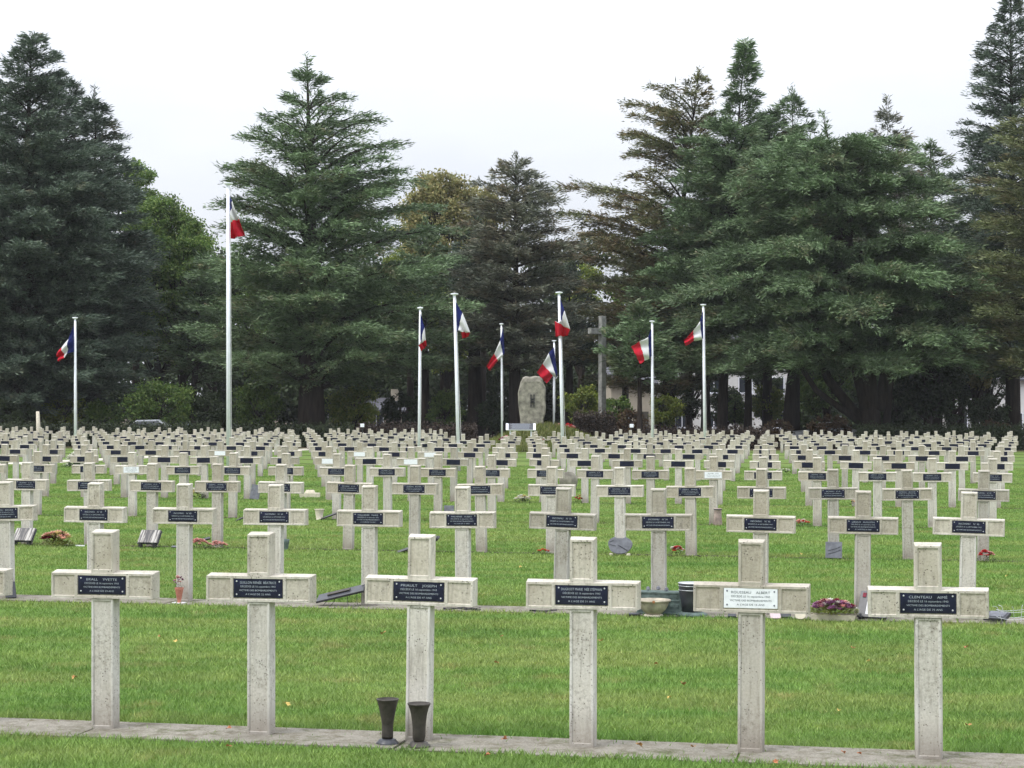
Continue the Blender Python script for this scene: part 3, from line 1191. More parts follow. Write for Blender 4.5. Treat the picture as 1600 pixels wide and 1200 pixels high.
posy('flower_trough', 1302, 1, .40, .12, ['f_mauve', 'f_rose', 'f_mauve', 'f_wine', 'f_white', 'f_mauve'], 'trough of purple, pink and white flowers right of the white plaque cross', 'flowers', off=.3, base=.055, seed=5, nb=42, leaf='olive', dens=2.2, pot=trough)

e, Mx = slab('leaning_plaque', 1362, 1, .26, .24, M['dark_slate'], 'dark plaque with a white photo panel leaning left of the rightmost near cross', off=.25, tilt=-28, base=.02, t=.03, yaw=-.35, feet=True)
mb = MB()
mb.box((0.02, -.017, .10), (.15, .004, .15), M=Mx)
mb.build('photo_panel', M['paper'], e)
mb = MB()
mb.box((-.09, -.018, .20), (.03, .006, .04), M=Mx)
mb.build('ribbon', M['f_wine'], e)
e, Mx = slab('book_plaque', 1553, 1, .20, .14, M['dark_slate'], 'dark open book plaque lying on the strip at the right', off=.25, tilt=-68, shape='book', yaw=-.5, base=.03, t=.03)
mb = MB()
mb.box((0, -.017, .075), (.15, .003, .09), M=Mx)
mb.build('page', M['slate'], e)
p = row_at(1590, 1, .25)
e = empty('wire_basket', (p.x, p.y, .005), 0, 'low white wire basket stand at the right photo edge', 'wire basket')
for zz in (.05, .11):
    mb = MB()
    mb.tube([(.18 * math.cos(a * math.pi / 8) * 1.0, .08 * math.sin(a * math.pi / 8), zz + .01 * math.sin(a)) for a in range(17)], .0020, 6)
    mb.build('ring', M['silver'], e)
for k in range(6):
    a = k * math.pi / 3 + .2
    mb = MB()
    mb.tube([(.13 * math.cos(a), .06 * math.sin(a), 0), (.18 * math.cos(a), .08 * math.sin(a), .14), (.22 * math.cos(a), .1 * math.sin(a), .15)], .0020, 6)
    mb.build('leg', M['silver'], e)

# row 3
posy('flower_wreath', 92, 2, .42, .18, ['f_pink', 'f_pink', 'f_cream', 'f_wine'], 'round wreath of salmon and cream flowers on the left lawn', 'flowers', off=.3, seed=7, nb=30, leaf='olive', dens=2.2)
posy('flower_wreath', 313, 2, .26, .12, ['f_rose', 'f_pink'], 'pink flower bunch right of the streaked marble plaque, with a dark ornament behind', 'flowers', off=.3, seed=8, nb=20, dens=.5)
posy('flower_wreath', 342, 2, .27, .085, ['f_pink', 'f_rose'], 'flat pink flower cushion beside the pink bunch', 'flowers', off=.3, seed=9, nb=24, dens=.4)
for x, lab in ((232, 'black and white streaked marble plaque on two dark feet'), (36, 'streaked marble plaque half hidden behind the left edge cross')):
    e, Mx = slab('marble_plaque', x, 2, .27, .21, M['marble'], lab, off=.3, tilt=-42, base=.065, t=.022, feet=True)
    mb = MB()
    mb.box((0, .014, .10), (.29, .014, .215), M=Mx)
    mb.build('backing', M['dark_slate'], e, bevel=.002)
slab('dark_ornament', 318, 2, .22, .05, M['dark_slate'], 'dark branch-shaped ornament behind the pink flower bunch', off=.0, tilt=-60, base=.09, roll=-12, shape='wedge', cat='ornament')
e, Mx = slab('blue_plaque', 405, 2, .22, .12, M['navy_gloss'], 'blue and white plaque showing above the second near cross head', off=.4, tilt=-60, base=.13)
mb = MB()
mb.box((-.03, -.012, .06), (.14, .004, .08), M=Mx)
mb.build('panel', M['paper'], e)
p = row_at(447, 2, .25)
e = MB()
e.lathe([(.032, 0), (.034, .01), (.05, .10), (.056, .14), (.052, .14), (.03, .02)], 20)
tag(e.build('grey_pot', M['verdigris'], loc=(p.x, p.y, .005), smooth=True), 'grey-green tapered pot half hidden behind a second-row shaft', 'pot')


def gun_slab(x, r, off, L, label, roll=-20):
    p = row_at(x, r, off)
    e = empty('easel_plaque', (p.x, p.y, .005), ROW_ANG, label, 'plaque', 'dark plaques seen edge on')
    Mx = Matrix.Translation((0, 0, .09)) @ Matrix.Rotation(R_(roll), 4, 'Y') @ Matrix.Rotation(R_(-80), 4, 'X')
    mb = MB()
    mb.box((0, 0, 0), (L, .018, .14), M=Mx)
    mb.box((L * .36, .0, .0), (L * .22, .045, .12), M=Mx)
    mb.build('slab', M['black'], e, bevel=.002)
    mb = MB()
    mb.box((L * .25, 0, .05), (.05, .05, .10))
    mb.build('foot', M['dark_slate'], e, bevel=.002)
    return e


gun_slab(520, 3, .3, .40, 'dark plaque on an easel foot, edge on, left of a fourth-row shaft')
gun_slab(652, 2, .3, .62, 'long dark plaque seen edge on behind the third near cross head')
gun_slab(388, 3, .9, .42, 'dark edge-on plaque on the lawn right of the fourth-row crosses at left', -24)

e, Mx = slab('rounded_plaque', 969, 2, .30, .23, M['slate'], 'rounded slate-grey plaque with carved lines leaning at a third-row shaft', off=.22, tilt=-14, base=.02, t=.03, shape='heart', feet=True, footmat='cream')
groove(e, Mx, [(-.13, .12, -.05, .10), (-.13, .15, -.08, .17), (-.02, .11, .09, .05), (0, .10, .10, .04)], M['dark_slate'], -.0185, .009)
e, Mx = slab('square_plaque', 1303, 2, .20, .20, M['slate'], 'square slate plaque with two carved lines leaning at a third-row shaft', off=.2, tilt=-12, base=.015, t=.025)
groove(e, Mx, [(-.07, .09, .02, .115), (.02, .115, .08, .14), (-.07, .05, .02, .075), (.02, .075, .08, .10)], M['dark_slate'], -.0155, .008)
posy('flower_wreath', 1058, 2, .21, .13, ['f_red', 'f_red', 'f_white'], 'red and white flowers leaning against a third-row shaft near the centre', 'flowers', off=.22, seed=11, nb=26, dens=.8)
posy('flower_wreath', 850, 2, .17, .055, ['f_orange', 'f_red'], 'small orange-red flower bunch on the ground behind a second-row shaft', 'flowers', off=.2, seed=12, nb=12, dens=.5)
posy('flower_wreath', 1541, 2, .22, .14, ['f_red', 'f_red', 'f_rose'], 'red flower bunch beside the rightmost second-row shaft', 'flowers', off=.2, seed=13, nb=20, dens=.9)

# row 4 and beyond
posy('flower_wreath', 1253, 3, .27, .10, ['f_pink', 'f_red', 'f_white'], 'low red and pink flowers in the grass aisle at the right', 'flowers', off=.2, seed=14, nb=22, dens=.6)
p = row_at(500, 3, .25)
e = MB()
e.lathe([(.05, 0), (.065, .01), (.05, .02), (.075, .17), (.085, .185), (.078, .185), (.05, .05)], 20)
tag(e.build('white_pot', M['cream'], loc=(p.x, p.y, .0), smooth=True), 'cream tapered flower pot on the lawn, standing alone', 'pot')
p = row_at(1122, 3, .15)
e = empty('round_urn', (p.x, p.y, 0), 0, 'brownish cylindrical urn at the foot of the white-plaque fourth-row cross', 'urn')
mb = MB()
mb.lathe([(.07, 0), (.075, .01), (.06, .16), (.058, .25), (.068, .27), (.062, .275), (.05, .2)], 24)
mb.build('body', M['urn'], e, smooth=True)
mb = MB()
mb.lathe([(.066, .255), (.072, .262), (.066, .27)], 24)
mb.build('band', M['dark_slate'], e)
p = row_at(1150, 3, .25)
e = MB()
e.tube([(-.14, 0, .02), (0, 0, .045), (.16, 0, .09)], [.022, .02, .018], 10)
tag(e.build('pale_log', M['cream'], loc=(p.x, p.y, 0), smooth=True), 'pale yellow rod lying beside the brownish urn', 'rod')
slab('square_plaque', 702, 3, .17, .25, M['slate'], 'grey upright plaque beside a fourth-row shaft left of centre', off=.1, tilt=-6)
slab('small_plaque', 1385, 3, .24, .06, M['dark_slate'], 'dark flat plaque in the grass behind third-row crosses at right', off=-.9, tilt=-60)
slab('small_plaque', 398, 4, .2, .3, M['slate'], 'grey-blue leaning slab behind fourth-row crosses at left', off=.2, tilt=-8, roll=8)
posy('flower_wreath', 818, 4, .36, .13, ['f_white', 'f_white', 'f_cream'], 'large white chrysanthemum bunch in the central grass aisle', 'flowers', off=.2, seed=15, nb=20, dens=.9)
posy('flower_wreath', 880, 4, .22, .08, ['f_red', 'f_orange', 'f_white'], 'low red flowers right of the white chrysanthemums', 'flowers', off=.2, seed=16, nb=14, dens=.6)
posy('flower_wreath', 904, 4, .2, .15, ['f_wine', 'f_red'], 'dark red flowers beside a dark plaque near the central aisle', 'flowers', off=.2, seed=17, nb=14, dens=.9)
posy('flower_wreath', 309, 4, .46, .2, ['f_white', 'f_cream'], 'pale cream flower cushion between fourth-row crosses at left', 'flowers', off=.25, base=.02, seed=18, nb=16, dens=.4)
posy('flower_wreath', 1334, 4, .2, .14, ['f_wine', 'f_cream', 'f_rose'], 'small mixed bunch behind third-row crosses at right', 'flowers', off=.2, seed=19, nb=10, dens=.6)
posy('flower_wreath', 1520, 4, .22, .12, ['f_wine'], 'dark wine flower bunch near the right field edge', 'flowers', off=.2, base=.25, seed=20, nb=10, dens=.6)
p = row_at(888, 5, .2)
e = MB()
e.lathe([(.15, 0), (.20, .10), (.22, .22), (.19, .34), (.10, .42), (.0, .44)], 20, flute=.05, nf=5)
tag(e.build('rounded_headstone', M['granite'], loc=(p.x, p.y, 0), smooth=True), 'rounded grey boulder stone beside the central aisle', 'boulder')
posy('flower_wreath', 130, 6, .9, .45, ['f_white', 'f_white', 'f_white'], 'tall white flower arrangement with dark leaves behind crosses at left', 'flowers', off=.2, base=.25, seed=21, nb=40, dens=2.0)
posy('flower_wreath', 108, 7, .5, .12, ['f_white'], 'low white flowers in the far grass at left', 'flowers', off=.2, seed=22, nb=12, dens=.8)
posy('flower_wreath', 335, 7, .36, .3, ['f_red', 'f_white', 'f_rose'], 'white and red flowers behind crosses beside the tall flagpole', 'flowers', off=.2, base=.3, seed=23, nb=22, dens=.7)
posy('flower_wreath', 1226, 7, .5, .12, ['f_white'], 'white petals bunch in the far right grass aisle', 'flowers', off=.2, base=.05, seed=24, nb=14, dens=.4)
p = row_at(485, 4, -1.2)
e = MB()
e.box((0, 0, .05), (.42, .2, .1))
e.box((0, .05, .13), (.22, .12, .06), taper=.03)
tag(e.build('stepped_slab', M['cream'], loc=(p.x, p.y, 0), bevel=.005), 'low cream stepped stone slab in the grass aisle left of centre', 'stone slab')

# fallen leaves
LEAFM = [mat_plain('russet_leaf', (0.42, 0.17, 0.08), 0.8, 0.3, 30), mat_plain('dry_leaf', (0.40, 0.22, 0.08), 0.8, 0.3, 30), mat_plain('yellow_leaf', (0.62, 0.45, 0.14), 0.8, 0.2, 30)]
lv_me = []
for k in range(3):
    mb = MB()
    rr = random.Random(k)
    pts = []
    for i in range(14):
        a = 2 * math.pi * i / 14
        q = .016 * (1.25 if i % 2 == 0 else .75) * (1 + .2 * math.cos(a))
        pts.append((q * math.cos(a), q * .8 * math.sin(a), .006 * math.sin(a * 2) + .004))
    mb.add([(0, 0, .0)] + pts, [(0, i + 1, (i + 1) % 14 + 1) for i in range(14)])
    lv_me.append(mb.mesh('fallen_leaf', [LEAFM[k]]))
leaf_px = [(276, 1003, 2), (252, 996, 1), (405, 1055, 2), (785, 994, 0), (778, 1035, 1), (1026, 1036, 1), (1047, 1088, 2), (1068, 1066, 0), (1333, 1010, 0), (1357, 1030, 2),
           (1311, 1107, 2), (1510, 1008, 0), (1512, 1129, 1), (1343, 1174, 0), (1318, 1172, 0), (1000, 1162, 1), (1085, 1164, 1), (790, 1153, 0), (361, 1138, 0), (360, 1166, 0),
           (764, 1178, 0), (1211, 1188, 0), (814, 886, 2), (1252, 864, 2), (1573, 897, 2), (600, 990, 1), (450, 1100, 2), (940, 1000, 1), (1160, 1080, 1), (120, 1060, 1)]
for (x, y, k) in leaf_px:
    z = F_PX * (CAM_H - .035) / (y - HZ)
    o = link('fallen_leaf', lv_me[k])
    o.location = (px_x(x, z), z, .034)
    o.rotation_euler = (rnd.uniform(-.5, .5), rnd.uniform(-.5, .5), rnd.uniform(0, 6))
    o.scale = (rnd.uniform(.8, 1.4),) * 3
    side = 'left' if x < 533 else ('middle' if x < 1066 else 'right')
    depth = 'nearest concrete strip' if y > 1136 else ('lawn behind the nearest row' if y > 950 else 'lawn behind the second row')
    tag(o, f"small dry {['orange', 'brown', 'yellow'][k]} leaf on the {depth}, {side} of the photo", 'leaf', 'fallen leaves scattered on the lawn')


# ------------------------------------------------------------------ memorial mound, standing stone, desk panel, tall cross
MX, MZ = px_x(850, 95), 95.0
mb = MB()
rr = random.Random(4)
na, nr = 40, 10
vs = []
for i in range(nr + 1):
    u = i / nr
    for k in range(na):
        a = 2 * math.pi * k / na
        h = 1.22 * (0.5 + 0.5 * math.cos(u * math.pi)) ** 0.8
        vs.append((MX + math.cos(a) * u * 3.9, MZ + math.sin(a) * u * 3.2, h + rr.uniform(-.04, .04) * (u < .95) - .01))
fs = [(i * na + k, (i + 1) * na + k, (i + 1) * na + (k + 1) % na, i * na + (k + 1) % na) for i in range(nr) for k in range(na)]
mb.add(vs, fs)
tag(mb.build('mound', mat_plain('mound_earth', (0.10, 0.11, 0.04), 0.95, 0.4, 2.5)), kind='structure')


def mound_h(x, z):
    u = math.hypot((x - MX) / 3.9, (z - MZ) / 3.2)
    return 1.22 * (0.5 + 0.5 * math.cos(min(1, u) * math.pi)) ** 0.8


# shrubby ground cover of the mound
n = 9000
a = rng.random(n) * 2 * math.pi
u = np.sqrt(rng.random(n))
xx, zz = MX + np.cos(a) * u * 3.8, MZ + np.sin(a) * u * 3.1
hh = np.array([mound_h(x_, z_) for x_, z_ in zip(xx, zz)])
ln = .12 + .22 * rng.random(n)
an = rng.random(n) * 2 * math.pi
w = .02 + .03 * rng.random(n)
V = np.empty((n, 3, 3), np.float32)
V[:, 0] = np.stack([xx - np.cos(an) * w, zz - np.sin(an) * w, hh], 1)
V[:, 1] = np.stack([xx + np.cos(an) * w, zz + np.sin(an) * w, hh], 1)
V[:, 2] = np.stack([xx + rng.normal(0, .09, n), zz + rng.normal(0, .09, n), hh + ln], 1)
tag(link('mound_plants', fast_mesh('mound_plants', V.reshape(-1, 3), 3, [mat_leaf('mound_green', [(0.10, 0.13, 0.03), (0.17, 0.20, 0.05), (0.26, 0.25, 0.10)], .25)])),
    'low pale green planting covering the mound round the standing stone', 'ground cover', kind='stuff')

# standing stone
SZ = 95.0
s = SZ / F_PX
outl = [(814, 672), (813, 655), (811, 640), (809.5, 628), (809, 615), (811, 606), (813.5, 597), (817, 590), (822, 588.5), (828, 589.5), (835, 588.2), (843, 588.8), (847, 592),
        (850, 600), (852.5, 606), (852, 622), (853, 636), (852, 648), (849, 656), (849, 672)]
mb = MB()
cx = 832
vs, nO = [], len(outl)
layers = [(-.30, .90), (-.24, .97), (-.08, 1.0), (.12, 1.0), (.26, .95), (.32, .86)]
for (dy, sc) in layers:
    for (ox, oy) in outl:
        vs.append(((ox - cx) * s * sc + rr.uniform(-.012, .012), dy + rr.uniform(-.015, .015), (672 - oy) * s * (sc if oy < 600 else 1) + rr.uniform(-.01, .01)))
fs = []
for i in range(len(layers) - 1):
    for k in range(nO):
        fs.append((i * nO + k, i * nO + (k + 1) % nO, (i + 1) * nO + (k + 1) % nO, (i + 1) * nO + k))
fs.append(tuple(range(nO))[::-1])
fs.append(tuple((len(layers) - 1) * nO + k for k in range(nO)))
mb.add(vs, fs)
e = empty('standing_stone', (px_x(cx, SZ), SZ, px_h(672, SZ)), 0, 'tall rough granite standing stone on the mound behind the crosses', 'monument')
st = mb.build('stone', M['granite'], e)
st.data.polygons.foreach_set('use_smooth', [False] * len(st.data.polygons))
mb = MB()
ez = (672 - 627) * s
for dx in (-.075, .075):
    mb.box((dx, -.335, ez), (.045, .05, .66))
    for q in (-.24, -.08, .1, .26):
        mb.box((dx, -.345, ez + q), (.07, .05, .035))
for q in (-.05, .07):
    mb.lathe([(0, -.02), (.05, -.01), (.05, .02), (.0, .03)], 10, M=Matrix.Translation((0, -.35, ez + q)) @ Matrix.Rotation(R_(90), 4, 'X'))
mb.build('emblem', M['black'], e, bevel=.006)

# sloping desk panel with its inscription lines
DZ = 91.5
e = empty('inscription_desk', (px_x(814, DZ), DZ, px_h(676, DZ) - .25), 0, 'sloping inscription desk with white frame in front of the standing stone', 'sign')
Mx = Matrix.Translation((0, 0, .50)) @ Matrix.Rotation(R_(-48), 4, 'X')
mb = MB()
mb.box((0, 0, 0), (1.42, .05, .46), M=Mx)
mb.build('frame', M['white'], e, bevel=.008)
mb = MB()
mb.box((0, -.03, 0), (1.18, .02, .43), M=Mx)
mb.build('panel', M['dark_slate'], e, bevel=.004)
mb = MB()
for i in range(7):
    mb.box((rr.uniform(-.03, .03), -.043, .17 - i * .055), (1.0 - rr.random() * .2, .004, .012), M=Mx)
mb.build('inscription', M['letter'], e)
for sx in (-1, 1):
    mb = MB()
    mb.box((sx * .5, .1, .22), (.08, .3, .5))
    mb.build('leg', M['white'], e)
posy('memorial_flowers', 0, 0, .95, .32, ['f_white', 'f_rose', 'f_wine', 'f_mauve'], 'white and purple flowers at the left foot of the inscription desk', 'flowers', at=Vector((px_x(795, 89.5), 89.5)), base=.45, seed=31, nb=40, dens=1.0)
posy('memorial_flowers', 0, 0, .8, .28, ['f_white', 'f_rose', 'f_wine'], 'white and pink flowers at the right foot of the inscription desk', 'flowers', at=Vector((px_x(843, 89.5), 89.5)), base=.45, seed=32, nb=30, dens=1.0)
for xq, lab in ((872, 'red flowering rose bush left of the pole on the mound'), (889, 'red flowering rose bush right of the pole on the mound')):
    posy('rose_bush', 0, 0, .9, .5, ['f_red', 'f_rose'], lab, 'bush', at=Vector((px_x(xq, 97), 97)), base=.85, seed=int(xq), nb=16, dens=1.6)

# tall grey stone cross
TZ = 106.0
s = TZ / F_PX
e = empty('tall_stone_cross', (px_x(941, TZ), TZ, 0), R_(38), 'tall slim grey stone cross standing among the trees right of centre', 'cross')
mb = MB()
mb.box((0, 0, px_h(494, TZ) / 2), (9.2 * s, .30, px_h(494, TZ)))
mb.build('post', M['grey_stone'], e, bevel=.01)
mb = MB()
for sx in (-1, 1):
    mb.box((sx * (4.6 + 11) * s, 0, px_h(518, TZ)), (22 * s, .28, 9 * s))
mb.build('crossarm', M['grey_stone'], e, bevel=.01)
mb = MB()
mb.box((0, .1, .35), (1.6, 1.4, .7), taper=.05)
mb.build('base', M['grey_stone'], e, bevel=.02)


# ------------------------------------------------------------------ flagpoles and flags
def bil(ctrl, u, v):
    """ctrl: 4 columns of (top, bottom); smooth in u"""
    t = u * 3
    i = min(2, int(t))
    f = t - i
    f = f if 0 < i < 2 else f
    a = [ctrl[i][j] * (1 - f) + ctrl[i + 1][j] * f for j in (0, 1)]
    return a[0] * (1 - v) + a[1] * v


def flagpole(xt, yt, xb, yb, z, wpx, cols, label, flabel, fold=1.0, foot=0.0):
    s = z / F_PX
    H = px_h(yt, z) - foot
    e = empty('flagpole', (px_x(xb, z), z, foot), 0, label, 'flagpole', 'white flagpoles behind the rows of crosses')
    lean = (px_x(xt, z) - px_x(xb, z)) * (H / max(.1, (px_h(yt, z) - px_h(yb, z))))
    e.location.x = px_x(xt, z) - lean
    r = wpx * s / 2 * .9
    mb = MB()
    mb.tube([(0, 0, 0), (lean * .5, 0, H * .5), (lean, 0, H - .03)], [r * 1.08, r * .98, r * .80], 14)
    mb.build('pole', M['white'], e, smooth=True)
    mb = MB()
    mb.lathe([(r * .5, -.03), (r * 1.0, .03), (r * 2.3, .05), (r * 2.3, .085), (0, .10)], 14, M=Matrix.Translation((lean, 0, H - .03)))
    mb.build('cap', M['white'], e)
    mb = MB()
    q = r * 1.35
    mb.tube([(q, -.02, 1.0), (lean * .5 + q, -.02, H * .5), (lean + q * .8, -.02, H - .1)], .008, 5)
    mb.build('halyard', M['flag_white'], e)
    # the flag is tied to the halyard: a part of the pole assembly
    ctrl = [[Vector(((c[0] - xt) * s + lean, 0, (yt - c[1]) * s + H)) for c in col] for col in cols]
    NU, NV = 36, 18
    stripes = (('blue_stripe', M['flag_blue'], 0, 12), ('white_stripe', M['flag_white'], 12, 24), ('red_stripe', M['flag_red'], 24, 36))
    root = empty('flag', (e.location.x, e.location.y, foot), 0, flabel, 'flag', 'French tricolour flags on the poles')
    ph = xt * .7
    for nm, m, i0, i1 in stripes:
        mb = MB()
        vs = []
        for i in range(i0, i1 + 1):
            for j in range(NV + 1):
                u, v = i / NU, j / NV
                p = bil(ctrl, u, v)
                amp = fold * .16 * min(1, u * 2.5)
                y = -.02 - r + amp * (math.sin(v * 9 + u * 4 + ph) + .18 * math.sin(v * 17 + u * 7)) * 1.0 - .18 * math.sin(u * 3.1)
                p = p + Vector((0.010 * math.sin(v * 21 + ph) * u, y, .014 * math.sin(u * 17 + ph) * u + .012 * math.sin(v * 13) * u))
                vs.append(p)
        k = NV + 1
        fs = [(a * k + b, (a + 1) * k + b, (a + 1) * k + b + 1, a * k + b + 1) for a in range(i1 - i0) for b in range(NV)]
        mb.add(vs, fs)
        o = mb.build(nm, m, root, smooth=True)
        md = o.modifiers.new('thickness', 'SOLIDIFY')
        md.thickness = .008
    return e


flagpole(116.5, 501, 118, 676, 80, 4.2, [((115.5, 512), (116, 553)), ((107, 533), (106.5, 556)), ((97, 546), (103, 563)), ((88.5, 557), (92, 568))],
         'white flagpole standing far at the left of the field', 'small tricolour flag on the leftmost pole', .8)
flagpole(354.5, 290, 357.5, 686, 58, 7.2, [((358, 308), (358.5, 340)), ((363.5, 318), (359.5, 341)), ((374, 346), (360.5, 350)), ((382, 371), (360.5, 376))],
         'tallest white flagpole, left of the big green cedar', 'tricolour flag on the tallest pole', .7)
flagpole(656, 484, 655, 685, 60, 4.4, [((657, 491), (657, 530)), ((663, 513), (658, 536)), ((665, 533), (654, 541)), ((666.5, 541), (658, 549))],
         'white flagpole left of the thicker central pole', 'limp tricolour flag hanging close to its pole, left of centre', .6)
flagpole(709.5, 462, 716, 686, 60, 5.8, [((712, 473), (714.5, 520)), ((722, 490), (716, 518)), ((734.5, 521), (720, 519.5)), ((731, 527), (722, 529))],
         'leaning thick white flagpole left of the standing stone', 'tricolour flag blown right on the leaning central pole', .5)
flagpole(783, 508, 784.5, 668, 92, 3.2, [((786, 512), (788.5, 553)), ((781, 533), (786, 557)), ((772, 554), (778, 565)), ((760, 573), (765, 580))],
         'white flagpole on the left side of the mound', 'tricolour flag trailing left, beside the mound', .6, foot=.5)
flagpole(865.5, 534, 865.5, 666, 96, 3.5, [((865, 543), (871, 584)), ((857, 552.5), (869, 590)), ((847.5, 570), (864, 588)), ((838.5, 583), (854, 600))],
         'shortest white flagpole just right of the standing stone', 'tricolour flag spread left over the standing stone top', .5, foot=.9)
flagpole(873, 459, 879, 682, 66, 5.4, [((875, 466), (877, 503)), ((881, 486), (876, 506)), ((890, 516), (867, 503)), ((886, 525), (868, 526))],
         'leaning white flagpole right of the standing stone', 'tricolour flag draped round the pole right of the standing stone', .8)
flagpole(1018.5, 503, 1019.5, 674, 85, 4.0, [((1017.5, 514), (1018, 556)), ((1012, 527), (1014, 561)), ((998.5, 534), (1007, 564)), ((986, 542), (1000, 569))],
         'white flagpole right of the tall stone cross', 'tricolour flag spread left, right of the tall stone cross', .5)
flagpole(1098.5, 477, 1101, 675, 85, 4.4, [((1098, 485), (1098.5, 527)), ((1092.7, 502), (1096, 531)), ((1082, 517), (1083.5, 533)), ((1068, 532), (1071, 540))],
         'rightmost white flagpole in front of the large cedars', 'tricolour flag blown left on the rightmost pole', .5)

# ------------------------------------------------------------------ trees
def kites(P, D, N, L, W):
    """narrow leaf-shaped quads"""
    S = np.cross(D, N)
    S /= np.linalg.norm(S, axis=1)[:, None] + 1e-9
    L = L[:, None]
    W = W[:, None]
    V = np.empty((len(P), 4, 3), np.float32)
    V[:, 0] = P
    V[:, 1] = P + D * L * .45 + S * W
    V[:, 2] = P + D * L
    V[:, 3] = P + D * L * .45 - S * W
    return V


def prof_at(prof, z):
    zs = [p[0] for p in prof]
    return np.interp(z, zs, [p[1] for p in prof]), np.interp(z, zs, [p[2] for p in prof])


CED_A = [(0.072, 0.116, 0.056), (0.108, 0.170, 0.078), (0.150, 0.222, 0.104), (0.225, 0.295, 0.165)]
CED_B = [(0.050, 0.078, 0.056), (0.080, 0.115, 0.080), (0.115, 0.155, 0.108), (0.180, 0.220, 0.160)]
CED_C = [(0.085, 0.102, 0.045), (0.130, 0.155, 0.064), (0.175, 0.200, 0.090), (0.240, 0.260, 0.140)]
CED_D = [(0.095, 0.112, 0.080), (0.140, 0.158, 0.112), (0.185, 0.20, 0.145), (0.26, 0.265, 0.20)]
BROWN = (0.21, 0.15, 0.09)
MAT_CED = {
    'green': mat_leaf('cedar_green_needles', CED_A, .12, .6, BROWN, .25, .35),
    'blue': mat_leaf('cedar_blue_needles', CED_B, .12, .6, BROWN, .1, .35),
    'olive': mat_leaf('cedar_olive_needles', CED_C, .12, .6, BROWN, .35, .35),
    'grey': mat_leaf('cedar_grey_needles', CED_D, .12, .6, (0.26, 0.19, 0.115), .52, .35),
    'brown': mat_leaf('cedar_brown_needles', CED_C, .12, .6, (0.23, 0.15, 0.08), .7, .35),
}


